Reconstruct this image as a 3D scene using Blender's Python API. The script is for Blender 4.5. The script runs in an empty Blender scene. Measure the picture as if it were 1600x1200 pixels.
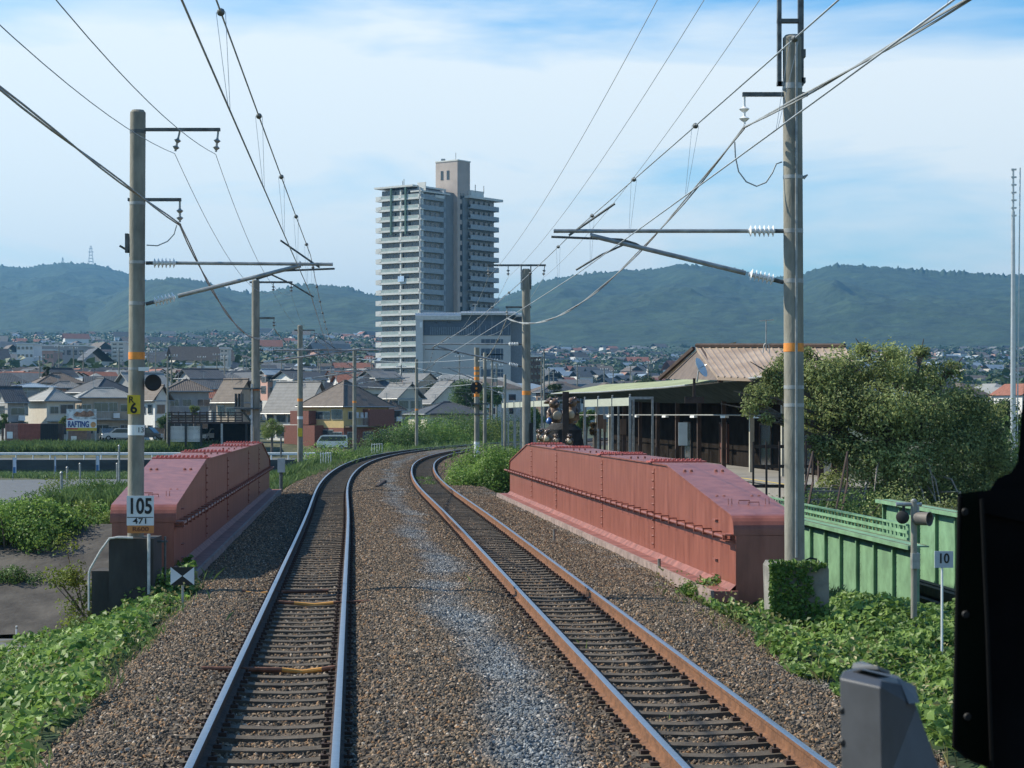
import bpy, math, random
import numpy as np
from mathutils import Vector, Matrix, noise as mnoise
rad = math.radians
random.seed(7); RS = np.random.RandomState(11)
sc = bpy.context.scene
COL = sc.collection
# ------------------------------------------------------------------ camera, sky, sun, exposure
F, HC, YH = 3200.0, 2.735, 648.0
cam = bpy.data.cameras.new('camera'); camo = bpy.data.objects.new('camera', cam); COL.objects.link(camo)
camo.location = (0, 0, HC); camo.rotation_euler = (rad(90), 0, 0)
cam.sensor_width = 36; cam.lens = 72; cam.shift_y = 0.03; cam.clip_start = .05; cam.clip_end = 30000
cam.dof.use_dof = True; cam.dof.focus_distance = 60; cam.dof.aperture_fstop = 45
sc.camera = camo
SUN_AZ, SUN_EL = 14.0, 41.0      # degrees ahead of due left, elevation
sd = Vector((-math.cos(rad(SUN_AZ))*math.cos(rad(SUN_EL)), math.sin(rad(SUN_AZ))*math.cos(rad(SUN_EL)), math.sin(rad(SUN_EL))))
sun = bpy.data.lights.new('sun', 'SUN'); sun.energy = 5.0; sun.angle = rad(.6); sun.color = (1, .93, .79)
suno = bpy.data.objects.new('sun', sun); COL.objects.link(suno)
suno.rotation_euler = sd.to_track_quat('Z', 'Y').to_euler()
world = bpy.data.worlds.new('World'); sc.world = world; world.use_nodes = True
wn, wl = world.node_tree.nodes, world.node_tree.links
wn.clear()
def N(t, **k):
    n = wn.new(t)
    for a, b in k.items(): setattr(n, a, b)
    return n
sky = N('ShaderNodeTexSky', sky_type='NISHITA', sun_disc=False)
sky.sun_elevation = rad(SUN_EL); sky.sun_rotation = math.atan2(sd.x, sd.y); sky.air_density = 1.15; sky.dust_density = .15; sky.ozone_density = 2.2
tc = N('ShaderNodeTexCoord'); mp = N('ShaderNodeMapping'); mp.inputs['Scale'].default_value = (4.0, 4.0, 17)
mp.inputs['Location'].default_value = (3.1, .4, 5.33)
n1 = N('ShaderNodeTexNoise'); n1.inputs['Scale'].default_value = 1.0; n1.inputs['Detail'].default_value = 5; n1.inputs['Roughness'].default_value = .56; n1.inputs['Distortion'].default_value = .45
sep = N('ShaderNodeSeparateXYZ')
hr = N('ShaderNodeValToRGB')          # how much cloud the sky holds at each elevation
e = hr.color_ramp.elements; e[0].position = 0.0; e[0].color = (.42,)*3+(1,); e[1].position = 1; e[1].color = (.0,)*3+(1,)
for p, v in ((.05, .58), (.082, .64), (.1, .56), (.12, .62), (.138, .78), (.16, .78), (.178, .56), (.195, .4), (.215, .2), (.3, .06)):
    q = hr.color_ramp.elements.new(p); q.color = (v,)*3+(1,)
ad = N('ShaderNodeMath', operation='ADD'); cr = N('ShaderNodeValToRGB')
cr.color_ramp.elements[0].position = .78; cr.color_ramp.elements[0].color = (0, 0, 0, 1); cr.color_ramp.elements[1].position = 1.22
cr.color_ramp.elements[1].color = (1, 1, 1, 1)
ml = N('ShaderNodeMath', operation='MULTIPLY'); ml.inputs[1].default_value = .8
mr = N('ShaderNodeMapRange'); mr.inputs['From Min'].default_value = .9; mr.inputs['From Max'].default_value = 1.16; mr.inputs['To Max'].default_value = .88
mx = N('ShaderNodeMix', data_type='RGBA'); mx.inputs['B'].default_value = (8.1, 8.55, 8.5, 1)
bg = N('ShaderNodeBackground'); bg.inputs['Strength'].default_value = .1; wo = N('ShaderNodeOutputWorld')
wl.new(tc.outputs['Generated'], mp.inputs['Vector']); wl.new(mp.outputs[0], n1.inputs['Vector']); wl.new(tc.outputs['Generated'], sep.inputs[0])
wl.new(sep.outputs['Z'], hr.inputs[0]); wl.new(hr.outputs[0], ad.inputs[0]); wl.new(n1.outputs[0], ad.inputs[1])
wl.new(ad.outputs[0], mr.inputs['Value']); wl.new(mr.outputs[0], mx.inputs['Factor'])
gn_ = N('ShaderNodeVectorMath', operation='MULTIPLY'); gn_.inputs[1].default_value = (.66, 1.08, 1.36)
wl.new(sky.outputs[0], gn_.inputs[0]); wl.new(gn_.outputs[0], mx.inputs['A']); wl.new(mx.outputs['Result'], bg.inputs['Color']); wl.new(bg.outputs[0], wo.inputs[0])
sc.view_settings.view_transform = 'Standard'; sc.view_settings.look = 'None'; sc.view_settings.exposure = .42; sc.view_settings.gamma = 1
sc.cycles.max_bounces = 7; sc.cycles.volume_bounces = 0; sc.cycles.transparent_max_bounces = 12; sc.cycles.use_denoising = True
sc.cycles.sample_clamp_indirect = 8

# ------------------------------------------------------------------ helpers
def P(px, py, D): return Vector(((px-800)/F*D, D, HC+(YH-py)*D/F))
def PZ(px, D, z): return Vector(((px-800)/F*D, D, z))
def ZY(py, D): return HC+(YH-py)*D/F
MATS = {}
def mat(name, col, rough=.75, metal=0, var=.18, scale=2.0, bump=0, bscale=None, col2=None, lo=.35, hi=.65, spec=.4, sub=None, coat=0, detail=5, coords='Object', stretch=None):
    if name in MATS: return MATS[name]
    m = bpy.data.materials.new(name); m.use_nodes = True; nt = m.node_tree; b = nt.nodes['Principled BSDF']
    b.inputs['Roughness'].default_value = rough; b.inputs['Metallic'].default_value = metal; b.inputs['Specular IOR Level'].default_value = spec
    b.inputs['Coat Weight'].default_value = coat
    t = nt.nodes.new('ShaderNodeTexCoord')
    src = t.outputs['Object']
    if coords == 'World':
        g = nt.nodes.new('ShaderNodeNewGeometry'); src = g.outputs['Position']
    if stretch:
        s_ = nt.nodes.new('ShaderNodeMapping'); s_.inputs['Scale'].default_value = stretch; nt.links.new(src, s_.inputs[0]); src = s_.outputs[0]
    n = nt.nodes.new('ShaderNodeTexNoise'); n.inputs['Scale'].default_value = scale; n.inputs['Detail'].default_value = detail; n.inputs['Roughness'].default_value = .62
    nt.links.new(src, n.inputs['Vector'])
    r = nt.nodes.new('ShaderNodeValToRGB'); a, c = r.color_ramp.elements
    a.position = lo; c.position = hi
    a.color = tuple(x*(1-var) for x in col)+(1,); c.color = (tuple(col2) if col2 else tuple(min(1, x*(1+var)) for x in col))+(1,)
    nt.links.new(n.outputs[0], r.inputs[0]); nt.links.new(r.outputs[0], b.inputs['Base Color'])
    if bump:
        n2 = nt.nodes.new('ShaderNodeTexNoise'); n2.inputs['Scale'].default_value = bscale or scale*4; n2.inputs['Detail'].default_value = 6
        nt.links.new(src, n2.inputs['Vector'])
        bp = nt.nodes.new('ShaderNodeBump'); bp.inputs['Strength'].default_value = bump; bp.inputs['Distance'].default_value = .05
        nt.links.new(n2.outputs[0], bp.inputs['Height']); nt.links.new(bp.outputs[0], b.inputs['Normal'])
    MATS[name] = m; return m
def leafmat(name, c1, c2, trans=.35, scale=.6, coords='World'):
    """two-tone foliage: each leaf (mesh island) has its own shade, with some light coming through"""
    if name in MATS: return MATS[name]
    m = bpy.data.materials.new(name); m.use_nodes = True; nt = m.node_tree; nt.nodes.clear()
    g = nt.nodes.new('ShaderNodeNewGeometry'); n = nt.nodes.new('ShaderNodeTexNoise'); n.inputs['Scale'].default_value = scale; n.inputs['Detail'].default_value = 3
    nt.links.new(g.outputs['Position'], n.inputs['Vector'])
    a = nt.nodes.new('ShaderNodeMath'); a.operation = 'MULTIPLY_ADD'; a.inputs[1].default_value = .55; nt.links.new(g.outputs['Random Per Island'], a.inputs[0])
    s_ = nt.nodes.new('ShaderNodeMath'); s_.operation = 'MULTIPLY_ADD'; s_.inputs[1].default_value = 1.6; s_.inputs[2].default_value = -.58
    nt.links.new(n.outputs[0], s_.inputs[0]); nt.links.new(s_.outputs[0], a.inputs[2])
    r = nt.nodes.new('ShaderNodeValToRGB'); r.color_ramp.elements[0].color = tuple(c1)+(1,); r.color_ramp.elements[1].color = tuple(c2)+(1,)
    r.color_ramp.elements[0].position = .08; r.color_ramp.elements[1].position = .95
    nt.links.new(a.outputs[0], r.inputs[0])
    d = nt.nodes.new('ShaderNodeBsdfPrincipled'); d.inputs['Roughness'].default_value = .5; d.inputs['Specular IOR Level'].default_value = .35
    tr = nt.nodes.new('ShaderNodeBsdfTranslucent'); mxs = nt.nodes.new('ShaderNodeMixShader'); mxs.inputs[0].default_value = trans
    o = nt.nodes.new('ShaderNodeOutputMaterial')
    nt.links.new(r.outputs[0], d.inputs['Base Color']); nt.links.new(r.outputs[0], tr.inputs['Color'])
    nt.links.new(d.outputs[0], mxs.inputs[1]); nt.links.new(tr.outputs[0], mxs.inputs[2]); nt.links.new(mxs.outputs[0], o.inputs[0])
    MATS[name] = m; return m

class MB:
    def __init__(s): s.v = []; s.f = []; s.m = []
    def add(s, vs, fs, mi=0, M=None):
        b = len(s.v)
        s.v += [tuple(M @ Vector(p)) for p in vs] if M is not None else [tuple(p) for p in vs]
        s.f += [tuple(b+i for i in f) for f in fs]; s.m += [mi]*len(fs); return s
    def box(s, x0, x1, y0, y1, z0, z1, mi=0, M=None):
        return s.add([(x0,y0,z0),(x1,y0,z0),(x1,y1,z0),(x0,y1,z0),(x0,y0,z1),(x1,y0,z1),(x1,y1,z1),(x0,y1,z1)],
                     [(0,3,2,1),(4,5,6,7),(0,1,5,4),(1,2,6,5),(2,3,7,6),(3,0,4,7)], mi, M)
    def prism(s, poly, a, b, ax='y', mi=0, M=None):
        """polygon in the plane across axis ax, extruded from a to b"""
        n = len(poly); mk = {'y': lambda p, t: (p[0], t, p[1]), 'x': lambda p, t: (t, p[0], p[1]), 'z': lambda p, t: (p[0], p[1], t)}[ax]
        vs = [mk(p, a) for p in poly]+[mk(p, b) for p in poly]
        return s.add(vs, [tuple(range(n))[::-1], tuple(range(n, 2*n))]+[(i, (i+1) % n, n+(i+1) % n, n+i) for i in range(n)], mi, M)
    def tube(s, pts, r, n=8, mi=0, cap=True, M=None):
        pts = [Vector(p) for p in pts]; rr = r if isinstance(r, (list, tuple)) else [r]*len(pts)
        vs, fs = [], []; prev = None
        for i, p in enumerate(pts):
            t = (pts[min(i+1, len(pts)-1)]-pts[max(i-1, 0)])
            t = t.normalized() if t.length > 1e-9 else Vector((0, 0, 1))
            if prev is None: a = t.orthogonal().normalized()
            else:
                a = prev-t*prev.dot(t); a = a.normalized() if a.length > 1e-6 else t.orthogonal().normalized()
            prev = a; c = t.cross(a)
            for k in range(n):
                w = 2*math.pi*k/n; vs.append(p+(a*math.cos(w)+c*math.sin(w))*rr[i])
        for i in range(len(pts)-1):
            for k in range(n): fs.append((i*n+k, i*n+(k+1) % n, (i+1)*n+(k+1) % n, (i+1)*n+k))
        if cap: fs += [tuple(range(n))[::-1], tuple((len(pts)-1)*n+k for k in range(n))]
        return s.add(vs, fs, mi, M)
    def lathe(s, prof, at=(0,0,0), n=16, mi=0, axis=None, M=None):
        at = Vector(at); z = Vector(axis or (0,0,1)).normalized(); x = z.orthogonal().normalized(); y = z.cross(x)
        vs = [at+z*h+(x*math.cos(2*math.pi*k/n)+y*math.sin(2*math.pi*k/n))*r for r, h in prof for k in range(n)]
        fs = [(i*n+k, i*n+(k+1) % n, (i+1)*n+(k+1) % n, (i+1)*n+k) for i in range(len(prof)-1) for k in range(n)]
        fs += [tuple(range(n))[::-1], tuple((len(prof)-1)*n+k for k in range(n))]
        return s.add(vs, fs, mi, M)
    def build(s, name, mats, parent=None, smooth=True, ang=38, kind=None):
        me = bpy.data.meshes.new(name); me.from_pydata(s.v, [], s.f); me.validate()
        for m in (mats if isinstance(mats, (list, tuple)) else [mats]): me.materials.append(m)
        if len(me.polygons) == len(s.m): me.polygons.foreach_set('material_index', s.m)
        if smooth:
            me.polygons.foreach_set('use_smooth', [True]*len(me.polygons)); me.set_sharp_from_angle(angle=rad(ang))
        o = bpy.data.objects.new(name, me); COL.objects.link(o)
        if parent is not None: o.parent = parent
        if kind: o['kind'] = kind
        return o
def tag(o, label=None, cat=None, group=None, kind=None):
    if label: o['label'] = label
    if cat: o['category'] = cat
    if group: o['group'] = group
    if kind: o['kind'] = kind
    return o
def thing(name, label, cat, loc=(0,0,0), rz=0, group=None):
    o = bpy.data.objects.new(name, None); COL.objects.link(o); o.location = loc; o.rotation_euler = (0, 0, rz); o.empty_display_size = .2
    return tag(o, label, cat, group)
KIDS = {}
def dup(root, loc=None, rz=None, label=None, group=None):
    if root.name not in KIDS:
        KIDS[root.name] = [(c, [g for g in bpy.data.objects if g.parent == c]) for c in [c for c in bpy.data.objects if c.parent == root]]
    r = root.copy(); COL.objects.link(r)
    if loc is not None: r.location = loc
    if rz is not None: r.rotation_euler = (0, 0, rz)
    if label: r['label'] = label
    if group: r['group'] = group
    for c, gs in KIDS[root.name]:
        k = c.copy(); COL.objects.link(k); k.parent = r
        for g in gs:
            h = g.copy(); COL.objects.link(h); h.parent = k
    return r
def npmesh(name, V, Fq, mats, parent=None, smooth=False, kind=None, mi=None, attr=None):
    me = bpy.data.meshes.new(name); V = np.asarray(V, np.float32); Fq = np.asarray(Fq, np.int32); k = Fq.shape[1]
    me.vertices.add(len(V)); me.vertices.foreach_set('co', V.ravel()); me.loops.add(Fq.size); me.loops.foreach_set('vertex_index', Fq.ravel())
    me.polygons.add(len(Fq)); me.polygons.foreach_set('loop_start', np.arange(0, Fq.size, k)); me.polygons.foreach_set('loop_total', np.full(len(Fq), k))
    for m in (mats if isinstance(mats, (list, tuple)) else [mats]): me.materials.append(m)
    if mi is not None: me.polygons.foreach_set('material_index', np.asarray(mi, np.int32))
    me.polygons.foreach_set('use_smooth', np.full(len(Fq), smooth)); me.update(calc_edges=True)
    o = bpy.data.objects.new(name, me); COL.objects.link(o)
    if parent is not None: o.parent = parent
    if kind: o['kind'] = kind
    return o
def text(s, size, m, parent, loc, name='lettering', depth=.004, sx=1.0, rot=None, bold=0):
    cu = bpy.data.curves.new('t', 'FONT'); cu.body = s; cu.size = size; cu.align_x = 'CENTER'; cu.align_y = 'CENTER'; cu.extrude = depth; cu.offset = bold; cu.resolution_u = 4
    o = bpy.data.objects.new('t', cu); COL.objects.link(o); bpy.context.view_layer.update()
    me = bpy.data.meshes.new_from_object(o.evaluated_get(bpy.context.evaluated_depsgraph_get()))
    bpy.data.objects.remove(o); me.transform(Matrix.Diagonal((sx, 1, 1, 1))); me.transform(Matrix.Rotation(rad(90), 4, 'X'))
    if rot: me.transform(Matrix.Rotation(rot, 4, 'Z'))
    me.materials.clear(); me.materials.append(m)
    k = bpy.data.objects.new(name, me); COL.objects.link(k); k.parent = parent; k.location = loc; return k
def fbm(x, y, seed=0, oct=4, lac=2.1, gain=.5):
    """cheap smooth value noise on arrays, about -1..1"""
    x = np.asarray(x, float); y = np.asarray(y, float); t = np.zeros(np.broadcast(x, y).shape); a = 1; nrm = 0
    for o in range(oct):
        xi = np.floor(x).astype(np.int64); yi = np.floor(y).astype(np.int64); fx = x-xi; fy = y-yi; fx = fx*fx*(3-2*fx); fy = fy*fy*(3-2*fy)
        def h(i, j):
            n = (i*374761393+j*668265263+(seed+o)*974711) & 0x7fffffff; n = ((n ^ (n >> 13))*1274126177) & 0x7fffffff
            return ((n ^ (n >> 16)) & 0xffff)/32767.5-1
        v = (h(xi, yi)*(1-fx)+h(xi+1, yi)*fx)*(1-fy)+(h(xi, yi+1)*(1-fx)+h(xi+1, yi+1)*fx)*fy
        t += a*v; nrm += a; a *= gain; x = x*lac+17.3; y = y*lac+5.1
    return t/nrm
def ss(a, b, x): t = np.clip((np.asarray(x, float)-a)/(b-a), 0, 1); return t*t*(3-2*t)

# ------------------------------------------------------------------ the line of the double track
_kn = np.array([-20, 40, 60, 80, 100, 120, 140, 160, 180, 240.])
_kv = np.array([0, 0, -.00045, .00124, .00109, .00208, .00279, .00306, .0033, .0033])
_s = np.arange(-20, 251, .5); _kap = np.interp(_s, _kn, _kv); _th = -.07689+np.cumsum(_kap)*.5; _th -= (_th[40]+.07689)
_X = np.cumsum(np.sin(_th))*.5; _Y = np.cumsum(np.cos(_th))*.5; _X += 1.2127-_X[40]; _Y -= _Y[40]
def T(s, u, z=0.0):
    x, y, th = np.interp(s, _s, _X), np.interp(s, _s, _Y), np.interp(s, _s, _th)
    return (float(x+u*math.cos(th)), float(y-u*math.sin(th)), z)
def Tn(s, u):
    x, y, th = np.interp(s, _s, _X), np.interp(s, _s, _Y), np.interp(s, _s, _th)
    return x+u*np.cos(th), y-u*np.sin(th)
def heading(s): return float(np.interp(s, _s, _th))
def SU(X, Y):
    """track coordinates of a world point (arrays)"""
    yc = np.clip(Y, _Y[0], _Y[-1]); th = np.interp(yc, _Y, _th); xm = np.interp(yc, _Y, _X); u = (X-xm)*np.cos(th)
    yc = np.clip(Y+u*np.sin(th), _Y[0], _Y[-1]); th = np.interp(yc, _Y, _th); xm = np.interp(yc, _Y, _X); u = (X-xm)*np.cos(th)-(Y-yc)*np.sin(th)*0
    return np.interp(yc, _Y, _s), u
TC = 1.925                       # each track's centre from the midline
def sheet(s0, s1, ds, us, zf, name, m, kind='structure', parent=None, jit=0):
    S_ = np.arange(s0, s1+1e-6, ds); U = np.asarray(us, float); A, B = np.meshgrid(S_, U, indexing='ij')
    x, y = Tn(A, B); z = zf(A, B); V = np.stack([x, y, z], -1).reshape(-1, 3)
    n, k = A.shape; i = np.arange(n-1)[:, None]*k+np.arange(k-1)[None]; Fq = np.stack([i, i+1, i+k+1, i+k], -1).reshape(-1, 4)
    return npmesh(name, V, Fq, m, parent, True, kind)

# ------------------------------------------------------------------ materials
M_earth = mat('earth and grass', (.055, .07, .025), .95, var=.4, scale=.7, bump=.6, bscale=6, col2=(.12, .115, .06), coords='World')
M_asph = mat('asphalt', (.12, .125, .125), .9, var=.12, scale=1.2, bump=.2, bscale=30)
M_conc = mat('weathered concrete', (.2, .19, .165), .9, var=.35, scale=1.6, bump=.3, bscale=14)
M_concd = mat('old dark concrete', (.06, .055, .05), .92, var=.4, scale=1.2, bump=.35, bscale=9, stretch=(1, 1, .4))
M_pole = mat('pole concrete', (.235, .225, .185), .88, var=.28, scale=3.5, bump=.15, bscale=30, stretch=(1, 1, .35))
M_galv = mat('galvanised steel', (.33, .34, .33), .55, .5, var=.25, scale=6)
M_dsteel = mat('dark weathered steel', (.11, .12, .12), .6, .4, var=.4, scale=8)
M_white = mat('white paint', (.75, .76, .74), .5, var=.08)
M_porc = mat('white porcelain', (.8, .8, .77), .2, var=.06, spec=.6)
M_orange = mat('orange band paint', (.75, .27, .05), .7, var=.15, scale=9)
M_black = mat('black paint', (.015, .015, .015), .6, var=.2)
M_yel = mat('yellow sign paint', (.62, .45, .03), .6, var=.12, scale=12)
M_wire = mat('wire paled by haze', (.38, .42, .44), .6, .3, var=.2)  # wire colour lifted to blue-grey to stand in for haze and glass veil
M_cable = mat('grey feeder cable', (.32, .34, .34), .65, .2, var=.2)
M_railt = mat('worn rail top', (.4, .4, .41), .34, .95, var=.1, scale=12)
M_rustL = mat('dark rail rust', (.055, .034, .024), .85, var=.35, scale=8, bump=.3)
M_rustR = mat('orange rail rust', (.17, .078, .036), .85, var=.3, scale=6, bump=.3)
M_red = mat('red oxide bridge paint', (.235, .066, .04), .48, var=.3, scale=2.2, col2=(.3, .1, .066), spec=.45, coat=.08, stretch=(1.6, 1.6, .35), lo=.3, hi=.72)
M_redD = mat('dirty red paint', (.23, .085, .065), .7, var=.35, scale=3)
M_green = mat('bridge green paint', (.165, .3, .17), .6, var=.22, scale=2.2, spec=.5)
M_wood = mat('weathered timber', (.13, .075, .045), .9, var=.4, scale=3, stretch=(1, 1, .2))
M_rubber = mat('grey moulded plastic', (.06, .063, .07), .5, var=.2, scale=20)
M_glass = mat('window glass', (.03, .045, .055), .12, var=.3, spec=.9)
# ------------------------------------------------------------------ ground
def plain(X, Y):
    D = Y+0*X
    left = np.interp(D, [0, 100, 231, 231.6, 243, 254, 262, 400, 700, 1000, 2000, 2900, 9000], [-4, -4, -4, -2.6, -2.5, -.9, -.7, 3, 11, 20, 66, 112, 130])
    right = np.interp(D, [0, 60, 200, 400, 700, 1000, 2000, 2900, 9000], [-3.5, -1.5, -1.2, 1, 5, 11, 52, 92, 120])
    w = ss(-30, 25, X-Y*.0); return left*(1-w)+right*w
def zt(X, Y):
    s, u = SU(X, Y); g = plain(X, Y)
    eL = -.42-(-4.2-u)*.42; eR = np.where(u < 15, -.5-.02*(u-4), -.7-(u-15)*.12)
    nL = fbm(X*.12, Y*.12, 5)
    mound = np.where(u < -6.3, np.where(u > -15, -1.55+.2*nL, -1.55-(-15-u)*.11+.2*nL), -.4-(-5.6-u)*1.6)
    mound = -4+(mound+4)*ss(60, 71, s)*(1-ss(96, 122, s))*1.0
    eL = np.where(s > 58, np.maximum(np.where(u < -5.6, mound, eL), np.where(s > 96, -.42-(-5.0-u)*.45, -9)), eL)
    eL = np.where((s > 58) & (u < -5.6) & (s < 72), mound, eL)
    e_ = np.where(u < 0, np.where(u > -4.2, -.42, eL), np.where(u < 4, -.42, eR))
    tr = ((u < -5.6) & (s > 40) & (s < 61)) | ((u > 6.2) & (s > 44) & (s < 54))
    z = np.where(Y < 245, np.maximum(g, e_), g)
    z = np.where(tr, np.minimum(z, np.maximum(-4., e_*0-4.)), z)
    # the near side of the road cutting falls away behind the vines
    k = (u < -5.6) & (s <= 40) & (s > 34); z = np.where(k, np.minimum(z, -.9-(s-34)*.5), z)
    far = ss(232, 250, Y)
    z = z-.6*((u < -6.3) & (s > 60.5) & (s < 73) & (u > -34))*ss(60.5, 62, s)*(1-ss(71, 73, s))
    z = np.where((u > 7.2) & (s > 30) & (s < 44), z-1.3*ss(7.2, 8.4, u)*ss(30, 34, s), z)
    return z*(1-far)+g*far+.05*fbm(X*.8, Y*.8, 2)
gx = np.unique(np.concatenate([np.arange(-72, 72.1, .75), -72-np.geomspace(1, 7000, 34), 72+np.geomspace(1, 7000, 34)]))
gy = np.unique(np.concatenate([np.arange(-14, 265, .75), 265+np.geomspace(1, 9000, 90), -14-np.geomspace(1, 400, 10)]))
def grid(name, gx, gy, zf, m, kind='structure', parent=None):
    A, B = np.meshgrid(gx, gy, indexing='ij'); V = np.stack([A, B, zf(A, B)], -1).reshape(-1, 3); n, k = A.shape
    i = np.arange(n-1)[:, None]*k+np.arange(k-1)[None]; Fq = np.stack([i, i+k, i+k+1, i+1], -1).reshape(-1, 4)
    return npmesh(name, V, Fq, m, parent, True, kind)
M_plain = mat('plain of gardens and woods', (.022, .04, .018), .95, var=.45, scale=.05, col2=(.06, .075, .035), coords='World', detail=8, bump=.8, bscale=.4)
def zone(base, m2, y0):
    pass
ground = grid('ground', gx, gy, zt, [M_earth, M_plain])
me = ground.data; mid = np.zeros(len(me.polygons), np.int32); cy = np.zeros(len(me.polygons)*3); me.polygons.foreach_get('center', cy); cy = cy.reshape(-1, 3)
mid[cy[:, 1] > 268] = 1; me.polygons.foreach_set('material_index', mid)

# roads
def flat(name, poly, z, m, lift=.03, kind='structure'):
    b = MB(); b.prism(poly, z-.3, z+lift, 'z'); return b.build(name, m, None, False, kind=kind)
def draped(name, x0, x1, y0, y1, st, m, lift, zf=None):
    gx = np.linspace(x0, x1, max(2, int((x1-x0)/st))); gy = np.linspace(y0, y1, max(2, int((y1-y0)/st)))
    return grid(name, gx, gy, (lambda X, Y: (zf or zt)(X, Y)+lift), m)
flat('underpass_road', [(-70, 44), (-9, 44), (-8.6, 60), (-14, 61), (-70, 63)], -4.0, M_asph, .06)
flat('main_road', [(-90, 150), (-40, 131), (-22, 128), (-16, 134), (-15.5, 214), (-90, 205)], -4.0, M_asph, .07)
b = MB(); b.prism([(-90, 150.4), (-40, 131.4), (-22, 128.4), (-22, 128.2), (-40, 131.2), (-90, 150.2)], -3.9, -3.924, 'z'); b.build('road_edge_marking', M_white, None, False, kind='structure')
flat('upper_street', [(-90, 233), (-9, 233), (-9, 242), (-90, 242)], -2.5, M_asph, .12)
# sprayed concrete slope at the far side of the underpass
def zslope(A, B): return A
A_ = np.linspace(0, 1, 30); B_ = np.linspace(0, 1, 40); aa, bb = np.meshgrid(A_, B_, indexing='ij')
X_ = -8.3-22*bb; Y_ = 61.0+aa*9.5+bb*1.5; Z_ = -3.9+2.75*aa*(1-.3*bb)+.3*aa+.1*fbm(aa*6, bb*18, 3); V = np.stack([X_, Y_, Z_], -1).reshape(-1, 3)
n, k = aa.shape; i = np.arange(n-1)[:, None]*k+np.arange(k-1)[None]
M_shot = mat('sprayed concrete', (.06, .053, .045), .95, var=.4, scale=.6, bump=.6, bscale=5, col2=(.1, .09, .075))
tag(npmesh('concrete_slope', V, np.stack([i, i+1, i+k+1, i+k], -1).reshape(-1, 4), M_shot, None, True), kind='structure')
# deck under the ballast between the bridge girders
b = MB()
pts = [T(s, u) for s, u in ((30, -4.45), (78, -4.45))]+[T(s, u) for s, u in ((74, 4.3), (30, 4.6))]
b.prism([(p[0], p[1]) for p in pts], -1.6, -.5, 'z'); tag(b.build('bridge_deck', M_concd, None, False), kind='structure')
b = MB()
for s0, s1 in ((36, 38.5), (69, 71.5)):
    pts = [T(s0, -5.6), T(s1, -5.6), T(s1, 7), T(s0, 7)]; b.prism([(p[0], p[1]) for p in pts], -4.4, -.9, 'z')
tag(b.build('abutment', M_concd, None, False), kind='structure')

# ------------------------------------------------------------------ ballast
def zb(s, u):
    r = np.abs(np.abs(u)-TC)
    heap = .10*np.exp(-((u+.35)/.75)**2)+.07*np.exp(-((u-.75)/.35)**2)*ss(.2, .9, fbm(s*.3, u, 9)+.6)
    z = -.215+heap+.062*ss(.62, .85, r)
    z = np.where(u < -3.5, -.2-np.maximum(0, -u-3.75)*.62, z); z = np.where(u > 3.6, -.2-np.maximum(0, u-4.1)*.5, z)
    z = z+.022*fbm(s*1.3, u*1.3, 3)*np.clip(r, .2, 1)
    return z
def zbf(s, u):
    z = zb(s, u)
    on = ss(34.6, 36.4, s)*(1-ss(72, 76, s))        # level shelf up to the girders on the bridge
    z = np.where((u < -3.5) | (u > 3.6), z*(1-on)+(-.16+.02*fbm(s, u, 8))*on, z)
    return z
M_ball = bpy.data.materials.new('crushed stone ballast'); M_ball.use_nodes = True
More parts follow.
